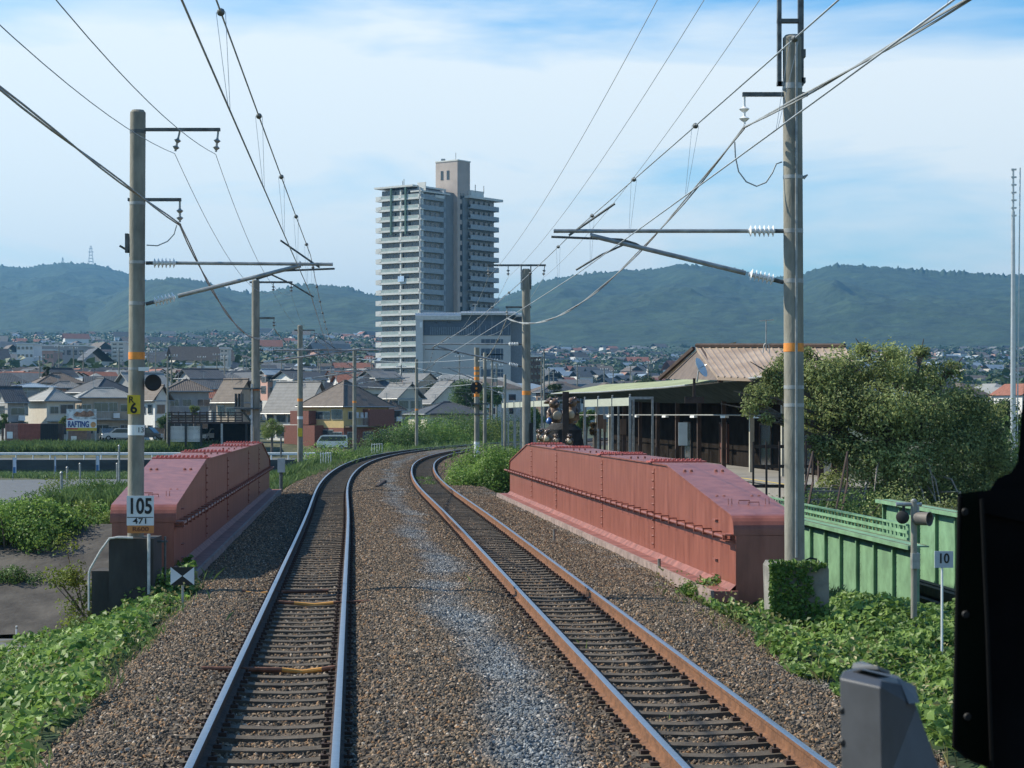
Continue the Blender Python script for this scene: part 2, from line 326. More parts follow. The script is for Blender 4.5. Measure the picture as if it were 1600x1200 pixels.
def ballmat(m, inst):
    nt = m.node_tree; L = nt.links; b = nt.nodes['Principled BSDF']; b.inputs['Roughness'].default_value = .85; b.inputs['Specular IOR Level'].default_value = .35
    g = nt.nodes.new('ShaderNodeNewGeometry')
    def noise(sc_, det=4, off=0):
        mp = nt.nodes.new('ShaderNodeMapping'); mp.inputs['Location'].default_value = (off, off*2, 0); L.new(g.outputs['Position'], mp.inputs[0])
        n = nt.nodes.new('ShaderNodeTexNoise'); n.inputs['Scale'].default_value = sc_; n.inputs['Detail'].default_value = det; L.new(mp.outputs[0], n.inputs['Vector']); return n.outputs[0]
    def ramp(src, stops):
        r = nt.nodes.new('ShaderNodeValToRGB'); e = r.color_ramp.elements
        e[0].position, e[0].color = stops[0][0], tuple(stops[0][1])+(1,); e[1].position, e[1].color = stops[-1][0], tuple(stops[-1][1])+(1,)
        for p, c in stops[1:-1]: q = e.new(p); q.color = tuple(c)+(1,)
        L.new(src, r.inputs[0]); return r.outputs[0]
    if inst:
        oi = nt.nodes.new('ShaderNodeObjectInfo'); rnd = oi.outputs['Random']
    else:
        vo = nt.nodes.new('ShaderNodeTexVoronoi'); vo.inputs['Scale'].default_value = 17; L.new(g.outputs['Position'], vo.inputs['Vector'])
        sp = nt.nodes.new('ShaderNodeSeparateColor'); L.new(vo.outputs['Color'], sp.inputs[0]); rnd = sp.outputs[0]
        bp = nt.nodes.new('ShaderNodeBump'); bp.inputs['Strength'].default_value = .9; bp.inputs['Distance'].default_value = .03; L.new(vo.outputs['Distance'], bp.inputs['Height']); bp.invert = True
        L.new(bp.outputs[0], b.inputs['Normal'])
    brown = ramp(rnd, [(0, (.05, .04, .03)), (.3, (.11, .084, .058)), (.6, (.175, .134, .092)), (.8, (.27, .185, .11)), (.9, (.32, .17, .075)), (1, (.44, .38, .3))])
    grey = ramp(rnd, [(0, (.07, .075, .078)), (.4, (.16, .17, .17)), (.75, (.24, .25, .245)), (.92, (.34, .34, .325)), (1, (.48, .47, .44))])
    # where the newer grey stone lies: between the tracks and along both shoulders
    at = nt.nodes.new('ShaderNodeAttribute'); at.attribute_type = 'GEOMETRY'; at.attribute_name = 'fresh'
    if inst: at.attribute_type = 'INSTANCER'
    mr = nt.nodes.new('ShaderNodeMath'); mr.operation = 'MULTIPLY_ADD'; mr.inputs[1].default_value = 2.4; L.new(noise(.55, 5), mr.inputs[0])
    m2 = nt.nodes.new('ShaderNodeMath'); m2.operation = 'MULTIPLY_ADD'; m2.inputs[1].default_value = 2.0; m2.inputs[2].default_value = -1.75; L.new(at.outputs['Fac'], m2.inputs[0]); L.new(m2.outputs[0], mr.inputs[2]); mr.use_clamp = True
    mx = nt.nodes.new('ShaderNodeMix'); mx.data_type = 'RGBA'; L.new(mr.outputs[0], mx.inputs['Factor']); L.new(brown, mx.inputs['A']); L.new(grey, mx.inputs['B'])
    L.new(mx.outputs['Result'], b.inputs['Base Color'])
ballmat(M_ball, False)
for n_ in M_ball.node_tree.nodes:  # bed colours darkened to stand in for shade between the loose stones
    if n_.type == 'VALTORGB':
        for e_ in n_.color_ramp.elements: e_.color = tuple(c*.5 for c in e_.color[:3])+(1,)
M_stone = bpy.data.materials.new('broken stone'); M_stone.use_nodes = True; ballmat(M_stone, True)
us = np.concatenate([np.linspace(-5.4, -3.6, 12), np.linspace(-3.4, 3.4, 50), np.linspace(3.6, 5.8, 14)])
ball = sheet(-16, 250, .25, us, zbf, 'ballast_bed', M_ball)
def fresh(s, u): return   .74*np.exp(-((u-.3-.15*np.sin(s*.35))/.5)**2)*(.8+.2*(1-ss(20, 60, s)))+.35*np.exp(-((u-4.0)/.5)**2)+.5*ss(3.2, 4.6, u)*(1-ss(20, 30, s))+.18*(1-ss(.3, 1.3, np.abs(u+1.9)))*0
def put_fresh(o):
    me = o.data; co = np.zeros(len(me.vertices)*3); me.vertices.foreach_get('co', co); co = co.reshape(-1, 3); s, u = SU(co[:, 0], co[:, 1])
    a = me.attributes.new('fresh', 'FLOAT', 'POINT'); a.data.foreach_set('value', fresh(s, u).astype(np.float32)); return s, u
s_, u_ = put_fresh(ball)
# loose stones scattered over the near bed
stn = sheet(11, 150, .25, us[1:-1], lambda s, u: zbf(s, u)+.004, 'ballast_stones', M_stone, kind='stuff'); tag(stn, 'crushed brown and grey stones covering the track bed', 'gravel')
s_, u_ = put_fresh(stn)
a = stn.data.attributes.new('dens', 'FLOAT', 'POINT')
inb = (np.abs(np.abs(u_)-TC) < 1.05)
dn = np.interp(s_, [11, 30, 45, 60, 80, 100, 150], [560, 540, 400, 260, 160, 100, 60])*np.where(np.abs(np.abs(u_)-TC) < .6, .72, np.where(inb, .6, 1.0))*np.where((np.abs(u_) < .8) | (u_ < -3.1) | (u_ > 3.1), 1.15, 1)
a.data.foreach_set('value', dn.astype(np.float32))
ng = bpy.data.node_groups.new('scatter stones', 'GeometryNodeTree'); gnn, gl = ng.nodes, ng.links
ng.interface.new_socket('Geometry', in_out='INPUT', socket_type='NodeSocketGeometry'); ng.interface.new_socket('Geometry', in_out='OUTPUT', socket_type='NodeSocketGeometry')
gi = gnn.new('NodeGroupInput'); go = gnn.new('NodeGroupOutput')
dp = gnn.new('GeometryNodeDistributePointsOnFaces'); dp.distribute_method = 'RANDOM'
na = gnn.new('GeometryNodeInputNamedAttribute'); na.data_type = 'FLOAT'; na.inputs['Name'].default_value = 'dens'
gl.new(gi.outputs[0], dp.inputs['Mesh']); gl.new(na.outputs['Attribute'], dp.inputs['Density'])
ico = gnn.new('GeometryNodeMeshIcoSphere'); ico.inputs['Radius'].default_value = 1; ico.inputs['Subdivisions'].default_value = 1
sm = gnn.new('GeometryNodeSetMaterial'); sm.inputs['Material'].default_value = M_stone; gl.new(ico.outputs['Mesh'], sm.inputs['Geometry'])
sp_ = gnn.new('GeometryNodeSetPosition'); nt_ = gnn.new('ShaderNodeTexNoise'); nt_.inputs['Scale'].default_value = 1.3; sub_ = gnn.new('ShaderNodeVectorMath'); sub_.operation = 'SUBTRACT'; sub_.inputs[1].default_value = (.5, .5, .5)
gl.new(nt_.outputs['Color'], sub_.inputs[0]); scl_ = gnn.new('ShaderNodeVectorMath'); scl_.operation = 'SCALE'; scl_.inputs['Scale'].default_value = 1.9; gl.new(sub_.outputs[0], scl_.inputs[0])
gl.new(sm.outputs[0], sp_.inputs['Geometry']); gl.new(scl_.outputs[0], sp_.inputs['Offset'])
fl = gnn.new('GeometryNodeSetShadeSmooth'); fl.inputs['Shade Smooth'].default_value = False; gl.new(sp_.outputs[0], fl.inputs['Geometry'])
iop = gnn.new('GeometryNodeInstanceOnPoints'); gl.new(dp.outputs['Points'], iop.inputs['Points']); gl.new(fl.outputs[0], iop.inputs['Instance'])
rr = gnn.new('FunctionNodeRandomValue'); rr.data_type = 'FLOAT_VECTOR'; rr.inputs[0].default_value = (0, 0, 0); rr.inputs[1].default_value = (6.28, 6.28, 6.28); gl.new(rr.outputs[0], iop.inputs['Rotation'])
rs = gnn.new('FunctionNodeRandomValue'); rs.data_type = 'FLOAT_VECTOR'; rs.inputs[0].default_value = (.012, .010, .008); rs.inputs[1].default_value = (.033, .027, .023); rs.inputs['Seed'].default_value = 4; gl.new(rs.outputs[0], iop.inputs['Scale'])
gl.new(iop.outputs[0], go.inputs[0])
md = stn.modifiers.new('stones', 'NODES'); md.node_group = ng

# ------------------------------------------------------------------ tracks
RAILP = [(-.0325, 0), (-.0325, -.035), (-.010, -.048), (-.010, -.128), (-.0625, -.142), (-.0625, -.153), (.0625, -.153), (.0625, -.142), (.010, -.128), (.010, -.048), (.0325, -.035), (.0325, 0), (.024, .004), (-.024, .004)]
def rail(u0, name, parent, rust):
    S_ = np.arange(-14, 246, .75); vs = []; fs = []; ms = []; n = len(RAILP)
    for s in S_:
        for du, z in RAILP: vs.append(T(s, u0+du, z))
    for i in range(len(S_)-1):
        for k in range(n):
            fs.append((i*n+k, i*n+(k+1) % n, (i+1)*n+(k+1) % n, (i+1)*n+k)); ms.append(1 if k >= 11 else 0)
    b = MB(); b.add(vs, fs); b.m = ms; return b.build(name, [rust, M_railt], parent, True, 30)
M_slp = mat('dusty concrete sleeper', (.09, .071, .05), .92, var=.35, scale=3, bump=.3, bscale=30, coords='World')
M_clip = mat('rusty clip', (.05, .03, .022), .85, var=.3)
def sleeper_mb():
    b = MB(); xs = [-1.0, -.8, -.56, -.3, 0, .3, .56, .8, 1.0]; zt_ = [-.162, -.16, -.152, -.172, -.182, -.172, -.152, -.16, -.162]; w = [.11, .115, .12, .1, .09, .1, .12, .115, .11]
    vs = []; 
    for x, z, h in zip(xs, zt_, w): vs += [(x, -h-.03, -.35), (x, -h, z), (x, h, z), (x, h+.03, -.35)]
    fs = [(i*4+k, i*4+k+1, i*4+k+5, i*4+k+4) for i in range(8) for k in range(3)]+[(0, 3, 2, 1), (32, 33, 34, 35)]
    b.add(vs, fs)
    for c in (-.566, .566):
        for d in (-1, 1):
            b.box(c+d*.10-.035, c+d*.10+.035, -.05, .05, -.165, -.125, 1); b.lathe([(.014, -.13), (.014, -.09)], (c+d*.10, 0, 0), 6, 1)
    return b
def track(u0, name, label, rust):
    x, y, _ = T(20, u0); t = thing(name, label, 'railway track', (0, 0, 0), 0)
    for d in (-.566, .566): rail(u0+d, 'rail', t, rust)
    p = sleeper_mb().build('sleeper', [M_slp, M_clip], t, False); far = MB(); k = 0
    for s in np.arange(13.2, 246, .61):
        s += random.uniform(-.03, .03); x, y, _ = T(s, u0); a = -heading(s)+random.uniform(-.015, .015)
        if k < 100:
            o = p if k == 0 else p.copy()
            if k: COL.objects.link(o); o.parent = t
            o.location = (x, y, random.uniform(-.008, .003)); o.rotation_euler = (0, 0, a)
        else: far.add(*(lambda q: (q.v, q.f))(sleeper_mb()), 0, Matrix.Translation((x, y, 0)) @ Matrix.Rotation(a, 4, 'Z'))
        k += 1
    for s in np.arange(-10, 13, .61):
        x, y, _ = T(s, u0); far.add(*(lambda q: (q.v, q.f))(sleeper_mb()), 0, Matrix.Translation((x, y, 0)) @ Matrix.Rotation(-heading(s), 4, 'Z'))
    tag(far.build('distant_sleepers', [M_slp], t, False), kind='stuff')
    return t
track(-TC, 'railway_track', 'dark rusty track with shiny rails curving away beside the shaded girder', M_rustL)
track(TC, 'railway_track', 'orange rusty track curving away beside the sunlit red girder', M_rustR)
# cable conduits that cross the track
M_brn = mat('brown conduit paint', (.16, .07, .04), .7, var=.3, scale=10); M_oy = mat('orange cable cover', (.6, .28, .06), .6, var=.15)
def conduit(s, u0, u1, yel, label, grp=None, zz=-.13):
    t = thing('cable_conduit', label, 'conduit', T(s, (u0+u1)/2), -heading(s))
    c = (u0+u1)/2; ds = .02
    b = MB(); b.tube([(u0-c, 0, zz), (yel[0]-c, 0, zz-.02)], .028, 8); b.tube([(yel[1]-c, 0, zz-.02), (u1-c, 0, zz)], .028, 8); b.build('pipe', M_brn, t)
    b = MB(); b.tube([(yel[0]-c, 0, zz-.02), ((yel[0]+yel[1])/2-c, .02, zz-.05), (yel[1]-c, 0, zz-.02)], .026, 8); b.build('cable', M_oy, t)
conduit(23.4, -TC-1.0, -TC+.5, (-TC-.1, -TC+.35), 'brown conduit with an orange cable across the dark track')
conduit(33.6, -TC-1.1, -TC+.3, (-TC-1.05, -TC-.62), 'brown conduit with orange end lying under the dark track')
conduit(31.5, -TC-.45, -TC+1.0, (-TC-.2, -TC+.4), 'thin orange cable crossing the dark track near the girder shadow', zz=-.12)
b = MB(); p0, p1 = Vector(T(79, -.25, -.05)), Vector(T(86, .12, -.05)); b.tube([p0, p1], .07, 8); tag(b.build('steel_bar', M_rustL), 'short rusty bar lying on the stones where the tracks curve', 'steel bar')
# ------------------------------------------------------------------ bridge girders
def girder(name, label, near, far, sgn, zs=1.055, zt_=1.78, ln=6.4, lf=6.3, seams=(), width=1.2, hatch=True):
    """near/far: ground points of the face towards the tracks; sgn +1: the box extends to the right of that face"""
    n, f = Vector(near), Vector(far); L = (f-n).length; d = (f-n).normalized(); rz = math.atan2(d.y, d.x)-math.pi/2
    t = thing(name, label, 'bridge girder', (n.x, n.y, 0), rz)
    zb_ = -1.9
    r = .3; prof = [(0, zb_)]
    ang = math.atan2(zt_-zs, ln)
    # rounded nose at both ends
    for k in range(7):
        a = math.pi-k/6*(math.pi/2-ang); prof.append((r+r*math.cos(a), zs-r*.72+r*math.sin(a)))
    prof += [(ln, zt_), (L-lf, zt_)]
    for k in range(7):
        a = math.pi/2-ang*1.0-k/6*(math.pi/2-ang); prof.append((L-r+r*math.cos(a), zs-r*.72+r*math.sin(a)))
    prof.append((L, zb_))
    b = MB(); w = width*sgn; x0, x1 = (0, w) if sgn > 0 else (w, 0)
    b.prism(prof, x0, x1, 'x'); b.build('web_box', M_red, t, True, 25)
    # top cover plate lip along the edge on the track side
    b = MB(); e = -.035*sgn
    pr = [p for p in prof if p[1] > zs-.3]
    for a_, c_ in zip(pr[:-1], pr[1:]):
        q0, q1 = Vector((e, a_[0], a_[1]+.012)), Vector((e, c_[0], c_[1]+.012)); w2 = w-2*e
        b.add([(e, a_[0], a_[1]+.015), (w+.035*sgn, a_[0], a_[1]+.015), (w+.035*sgn, c_[0], c_[1]+.015), (e, c_[0], c_[1]+.015), (e, a_[0], a_[1]-.012), (w+.035*sgn, a_[0], a_[1]-.012), (w+.035*sgn, c_[0], c_[1]-.012), (e, c_[0], c_[1]-.012)],
              [(0, 1, 2, 3), (7, 6, 5, 4), (4, 5, 1, 0), (5, 6, 2, 1), (6, 7, 3, 2), (7, 4, 0, 3)])
    b.build('top_plate', M_red, t, True, 25)
    # bottom flange towards the track
    b = MB(); b.box(min(-.36*sgn, .02*sgn), max(-.36*sgn, .02*sgn), -.1, L+.6, -.2, -.03)
    b.add([(-.1*sgn, -.02, -.03), (-.005*sgn, -.02, .06), (-.005*sgn, L, .06), (-.1*sgn, L, -.03)], [(0, 1, 2, 3)])
    b.build('bottom_flange', M_redD, t, False)
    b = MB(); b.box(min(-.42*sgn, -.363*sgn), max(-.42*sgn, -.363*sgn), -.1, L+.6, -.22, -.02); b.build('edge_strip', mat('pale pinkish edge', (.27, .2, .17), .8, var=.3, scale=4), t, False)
    # conduit pipe with brackets on the face
    b = MB(); zp = .79; b.tube([(-.11*sgn, .25, zp), (-.11*sgn, L+.9, zp)], .028, 8); pipe = b.build('conduit_pipe', M_red, t)
    b = MB(); k = .3
    while k < L:
        b.box(min(-.15*sgn, 0), max(-.15*sgn, 0), k, k+.05, zp-.055, zp-.03); b.box(min(-.15*sgn, -.13*sgn), max(-.15*sgn, -.13*sgn), k, k+.05, zp-.05, zp+.05)
        b.box(min(-.15*sgn, 0), max(-.15*sgn, 0), k, k+.05, zp+.035, zp+.055); k += .86
    b.build('pipe_bracket', M_red, pipe, False)
    b = MB(); b.box(min(-.16*sgn, 0), max(-.16*sgn, 0), .05, .5, zp-.06, zp-.04); b.box(min(-.16*sgn, 0), max(-.16*sgn, 0), .05, .5, zp+.04, zp+.06); b.build('pipe_end_box', M_red, pipe, False)
    # splice seams with rivet heads
    for q in seams:
        y = q; h = (zt_ if ln < y < L-lf else zs+(zt_-zs)*min(y, L-y)/ln)-.08
        b = MB(); b.box(min(-.012*sgn, 0), max(-.012*sgn, 0), y-.09, y+.09, .12, h-.02)
        z = .2
        while z < h-.05:
            for dy in (-.05, .05): b.lathe([(.022, 0), (.016, .02), (.001, .026)], (-.012*sgn, y+dy, z), 6, 0, axis=(-sgn, 0, 0))
            z += .155
        b.build('splice_rivets', M_red, t, True, 60)
        # cover strip over the top with two rows of bolts
        if ln-1.2 < y < L-lf+1.5:
            b = MB(); b.box(min(-.07*sgn, w+.07*sgn), max(-.07*sgn, w+.07*sgn), y-.02, y+.5, zt_+.015, zt_+.045)
            for yy in (y+.08, y+.4):
                xx = .03
                while xx < width: b.lathe([(.024, 0), (.024, .02), (.014, .042)], (xx*sgn, yy, zt_+.045), 6); xx += .092
            b.build('cover_strip', mat('bright red oxide patch', (.42, .1, .075), .5, var=.1), t, True, 40)
    # vertical hatch ribs near the end, small lifting lugs and bolts on the slope
    b = MB()
    for (y, xx) in ((5.4, .14), (5.4, .26), (5.4, width-.26), (5.4, width-.14), (2.3, .14), (2.3, .26), (2.3, width-.24), (2.3, width-.12)):
        z = zs+(zt_-zs)*y/ln+.02; b.lathe([(.035, 0), (.03, .045), (.006, .06)], (xx*sgn, y, z-.01), 8)
    for y in np.arange(ln+2, L-lf, 3.4):
        for xx in (.1, .25, .4): b.lathe([(.03, 0), (.02, .05)], (xx*sgn, y, zt_+.01), 6)
    b.build('bolt', M_redD, t)
    # an access hatch with handle on the sloping end
    y = 1.35; z = zs+(zt_-zs)*y/ln+.018; al = math.atan2(zt_-zs, ln); M = Matrix.Translation((width*.5*sgn, y, z)) @ Matrix.Rotation(al, 4, 'X')
    b = MB(); b.lathe([(.24, 0), (.24, .02), (.2, .03)], (0, 0, 0), 20, 0, M=M)
    h_ = b.build('hatch', mat('worn pink paint', (.42, .2, .16), .6, var=.45, scale=14), t)
    b = MB()
    for dx, dy in ((-.06, .1), (.06, -.08)): b.tube([(dx-.09, dy, .02), (dx-.09, dy, .09), (dx+.09, dy, .09), (dx+.09, dy, .02)], .009, 6, M=M)
    for dx in (-.34, -.28, .28, .34): b.tube([(dx, 0, 0), (dx, .05, .13)], .007, 5, M=M)
    b.build('handle', M_redD, h_)
    # ladder irons on the web near the end
    b = MB()
    for yy, zz in ((1.6, 1.0), (1.6, .35), (1.6, .1)): b.box(min(-.05*sgn, 0), max(-.05*sgn, 0), yy-.14, yy+.14, zz, zz+.015)
    b.build('ladder_iron', M_redD, t, False)
    return t
gR0 = (3.52, 32.2, 0); gR1 = (-.07, 71.7, 0)
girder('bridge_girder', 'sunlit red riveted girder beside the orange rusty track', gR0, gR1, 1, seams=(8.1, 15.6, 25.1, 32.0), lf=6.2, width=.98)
gL0 = (-5.96, 36.1, 0); gL1 = (-8.93, 75.4, 0)
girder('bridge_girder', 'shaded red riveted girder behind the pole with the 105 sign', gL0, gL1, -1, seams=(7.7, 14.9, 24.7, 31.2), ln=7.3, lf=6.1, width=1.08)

# green plate girder bridge of the scenic line
def green_girder(label, a, c, zt_, zb_, step=1.05, cut=None):
    n, f = Vector(a), Vector(c); L = (f-n).length; d = (f-n).normalized(); rz = math.atan2(d.y, d.x)-math.pi/2
    t = thing('green_girder', label, 'bridge girder', (n.x, n.y, 0), rz)
    b = MB()
    if cut: b.prism([(0, zb_), (0, zt_-1.15), (1.2, zt_), (L, zt_), (L, zb_)], 0, .03, 'x')
    else: b.box(0, .03, 0, L, zb_, zt_)
    b.build('web', M_green, t, False)
    b = MB(); y = .15 if not cut else 1.3
    while y < L:
        b.box(-.08, 0, y-.012, y+.012, zb_, zt_-.03); b.box(-.08, -.07, y-.04, y+.04, zb_, zt_-.03)
        z = zb_+.1
        while z < zt_-.1: b.lathe([(.016, 0), (.01, .014)], (0, y+.09, z), 5, 0, axis=(-1, 0, 0)); b.lathe([(.016, 0), (.01, .014)], (0, y-.09, z), 5, 0, axis=(-1, 0, 0)); z += .12
        y += step
    b.build('stiffener_ribs', M_green, t, False)
    b = MB(); y0 = 1.2 if cut else 0
    b.box(-.2, .22, y0, L, zt_, zt_+.03); b.box(-.2, -.17, y0, L, zt_-.05, zt_)
    if cut: b.add([(-.2, 0, zt_-1.15), (.22, 0, zt_-1.15), (.22, 1.2, zt_+.03), (-.2, 1.2, zt_+.03), (-.2, .03, zt_-1.2), (.22, .03, zt_-1.2), (.22, 1.22, zt_), (-.2, 1.22, zt_)], [(0, 1, 2, 3), (7, 6, 5, 4), (0, 3, 7, 4), (1, 5, 6, 2)])
    b.box(-.14, .02, -.03, 0, zb_, (zt_-1.15 if cut else zt_))
    b.build('top_flange', M_green, t, False)
    b = MB(); y = y0+.05
    while y < L:
        for xx in (-.15, .16): b.lathe([(.02, 0), (.013, .018)], (xx, y, zt_+.03), 5)
        y += .13
    b.build('flange_rivets', mat('worn brownish green paint', (.2, .2, .12), .7, var=.3), t, False)
    return t
green_girder('pale green plate girder beyond the mossy block, seen from its ribbed side', (7.85, 39.6, 0), (6.95, 51.5, 0), .17, -3.2, 1.5)
green_girder('taller green plate girder with a sloping end behind the small signal', (9.75, 40.5, 0), (9.15, 50.5, 0), .62, -3.2, 1.6)
t = thing('walkway_railing', 'slotted green railing running behind the ribbed green girder', 'railing', (8.0, 41.5, 0), math.atan2(-.075, 1)*-1)
b = MB()
for z in (.02, .17, .32): b.box(0, .03, 0, 14, z, z+.07)
b.box(-.02, .05, 0, 14, .48, .52); b.build('rail_board', M_green, t, False)
b = MB()
for y in np.arange(0, 14, .32): b.box(.03, .06, y, y+.05, -.3, .5)
b.build('rail_post', M_green, t, False)
# timber sleepers stacked under the second girder
t = thing('timber_stack', 'brown timber beams laid beside the green girder behind the small signs', 'timber', (9.0, 36.5, 0), rad(4))
for k in range(5):
    b = MB(); b.box(-.12+.17*k, .03+.17*k, 0, 8.5, -.95+.1*(k % 2)-.08*k, -.78+.1*(k % 2)-.08*k); b.build('timber_beam', M_wood, t, False)
for k in range(3):
    b = MB(); b.box(-.3+.02*k, -.15, .1*k, 8.3, -1.15-.19*k, -1.0-.19*k); b.build('timber_beam', M_wood, t, False)
# ------------------------------------------------------------------ catenary poles, each modelled from its own measured points
def ins(b, p0, p1, n=6, r=.085, core=.03, mi=0):
    """ribbed insulator between two points"""
    p0, p1 = Vector(p0), Vector(p1); L = (p1-p0).length; ax = (p1-p0).normalized(); pr = [(core, 0)]
    for k in range(n):
        h = L*(k+.15)/n; pr += [(core, h), (r, h+L*.25/n), (r*.55, h+L*.5/n), (core, h+L*.6/n)]
    pr += [(core, L)]; b.lathe(pr, p0, 12, mi, axis=ax); return b
def shaft(t, base, top, r0, r1, o, bands=(), zoff=0):
    b = MB(); base, top = Vector(base)-o, Vector(top)-o
    b.tube([base, base.lerp(top, .5), top-(top-base).normalized()*.04, top], [r0, (r0+r1)/2, r1, r1*.75], 20)
    s_ = b.build('shaft', M_pole, t)
    for z, h, m, nm in bands:
        k = (z-base.z-o.z)/(top.z-base.z); c = base.lerp(top, k); r = r0+(r1-r0)*k+.004
        b = MB(); b.lathe([(r, -h/2), (r, h/2)], c, 20); b.build(nm, m, t)
    return s_
def cantilever(t, o, D, x_p, up, lo, tipU, tipL, hang, sgn, full=True):
    """up/lo: pixel rows of the two arms at the pole; tips in pixels. sgn +1 arms reach to the right"""
    a = thing_part(t, o)
    Q = lambda x, y: P(x, y, D)-o
    b = MB(); u0 = Q(x_p, up); u1 = Q(*tipU); l0 = Q(x_p, lo); l1 = Q(*tipL); sc_ = 1.0
    i0 = u0+Vector((.12*sgn, 0, 0)); i1 = u0+Vector((.5*sgn, 0, 0)).lerp(Vector((.5*sgn, 0, 0)), 1); dl = (l1-l0).normalized()
    b.tube([i1, u1], .028, 8); b.tube([l0+dl*.55, l1], .034, 8)
    # hanger link, steady arm and registration tube
    m0 = l0.lerp(l1, .93)
    b.tube([l1, l1+Vector((-.02*sgn, 0, .07)), u1+(u0-u1)*.16+Vector((0, 0, -.03))], .014, 6)
    b.build('cantilever_arm', M_galv, t)
    b = MB(); ins(b, i0, i1); ins(b, l0+dl*.14, l0+dl*.5); b.build('insulator', M_porc, t)
    b = MB(); b.tube([u0, i0], .03, 8); b.tube([l0, l0+dl*.15], .03, 8); b.build('clamp', M_dsteel, t)
    c = Vector(hang)-o                                   # contact wire position
    b = MB(); rt = l0.lerp(l1, .72)
    e = Vector((c.x+.95*(-sgn), c.y, c.z+.42))
    b.tube([Vector((c.x+.35*sgn, c.y, c.z+.48)), Vector((c.x-.65*sgn, c.y, c.z+.44)), Vector((c.x-.85*sgn, c.y, c.z+.38)), e+Vector((0, 0, -.1))], .017, 6)
    b.tube([e+Vector((0, 0, -.12)), e+Vector((.25*sgn, 0, -.04)), Vector((c.x-.35*sgn, c.y, c.z+.22)), Vector((c.x, c.y, c.z+.01))], .014, 6)
    b.tube([Vector((c.x-.55*sgn, c.y, c.z+.95)), Vector((c.x+.1*sgn, c.y, c.z+.5))], .017, 6)
    b.build('steady_arm', M_dsteel, t)
def thing_part(t, o): return t
def bracket(t, o, D, x0, y, x1, drops, w=.05, r=.06, up=None):
    """horizontal steel bracket with hanging insulators (pixels)"""
    Q = lambda x, yy: P(x, yy, D)-o
    b = MB(); p, q = Q(x0, y), Q(x1, y); b.box(min(p.x, q.x), max(p.x, q.x), -.04, .04, p.z-w/2, p.z+w/2); b.build('bracket', M_dsteel, t, False)
    for x, y0, y1, lean in drops:
        b = MB(); a, c = Q(x, y0), Q(x+lean, y1); m = a.lerp(c, .3)
        b.tube([a, m], .018, 6); ins(b, m, a.lerp(c, .92), 2, r, .02); b.build('hanging_insulator', M_porc if D < 32 else M_galv, t)

def mkpole(name, label, D, px, ytop, zbase, r0=.165, r1=.13, lean=0, bands=(), group='concrete catenary poles'):
    base = PZ(px+lean, D, zbase); o = Vector((base.x, base.y, zbase)); t = thing(name, label, 'pole', o, 0, group)
    top = P(px, ytop, D); shaft(t, base, top, r0, r1, o, bands); return t, o
yb = lambda y, D: ZY(y, D)
# left pole 1
D = 34
t, o = mkpole('catenary_pole', 'tall concrete pole with orange band, R6 and 105 signs beside the shaded girder', D, 215.5, 172, -.2, .135, .128, -4,
    [(yb(556, D), .12, M_orange, 'orange_band'), (yb(474, D), .06, M_galv, 'steel_band'), (yb(576, D), .04, M_galv, 'steel_band'), (yb(410, D), .05, M_galv, 'steel_band'), (yb(318, D), .05, M_galv, 'steel_band'), (yb(206, D), .06, M_dsteel, 'steel_band'), (yb(672, D), .17, M_white, 'number_band')])
Q = lambda x, y: P(x, y, D)-o
bracket(t, o, D, 205, 202.5, 344, [(281, 205, 239, -8), (341, 205, 240, -4)], .05)
bracket(t, o, D, 200, 312, 283, [(281, 314, 350, 0)], .05)
cantilever(t, o, D, 228, 411, 475, (520, 413), (470, 415), P(490, 465, D), 1)
b = MB(); b.tube([Q(276, 352), Q(272, 366), Q(262, 377), Q(246, 384), Q(229, 383)], .01, 6); b.build('jumper_wire', M_cable, t)
b = MB(); b.lathe([(.06, 0), (.06, .05), (.125, .08), (.14, .12), (.12, .13), (.02, .11)], Q(237, 598)+Vector((0, .05, 0)), 20, axis=(.3, -1, 0)); b.tube([Q(228, 592), Q(237, 592), Q(237, 598)], .02, 6); b.build('round_lamp', M_black, t)
b = MB(); b.box(*sorted((Q(219, 0).x, Q(235, 0).x)), -.16, -.13, Q(0, 580).z, Q(0, 574).z); b.build('small_plate', M_white, t, False)
b = MB(); b.box(Q(196, 0).x, Q(201, 0).x, -.05, .05, Q(0, 395).z, Q(0, 365).z); b.tube([Q(187, 384), Q(204, 394)], .02, 6); b.build('side_fitting', M_dsteel, t)
# its lettering
pl = MB(); pl.box(Q(202, 0).x, Q(222, 0).x, -.175, -.155, Q(0, 647).z, Q(0, 617.5).z); pl = pl.build('yellow_sign', M_yel, t, False)
text('R', .15, M_black, pl, Q(208, 625)+Vector((0, -.179, 0)), bold=.001); text('6', .235, M_black, pl, Q(212, 638)+Vector((0, -.179, -.005)), bold=.006)
pl = MB(); pl.box(Q(219, 0).x-.04, Q(227, 0).x, -.15, -.135, Q(0, 680).z, Q(0, 665).z); pl = pl.build('number_plate', M_white, t, False)
text('13', .12, M_black, pl, Q(221.5, 672)+Vector((.01, -.154, 0)))
pl = MB(); pl.box(Q(201.5, 0).x, Q(243.5, 0).x, -.2, -.18, Q(0, 820).z, Q(0, 774).z, 0); pl.box(Q(202.5, 0).x, Q(243.5, 0).x, -.2, -.18, Q(0, 832).z, Q(0, 820.2).z, 1)
pl.box(Q(202, 0).x, Q(243, 0).x, -.2035, -.2, Q(0, 808).z, Q(0, 806.8).z, 2)
pl = pl.build('distance_sign', [mat('sign white', (.62, .65, .66), .6, var=.08), mat('sign orange', (.5, .2, .06), .7, var=.15), M_black], t, False)
text('105', .36, M_black, pl, Q(222.5, 791)+Vector((0, -.205, 0)), sx=.76, bold=.008); text('471', .135, M_black, pl, Q(223, 813.5)+Vector((0, -.205, 0)), sx=1.25, bold=.001)
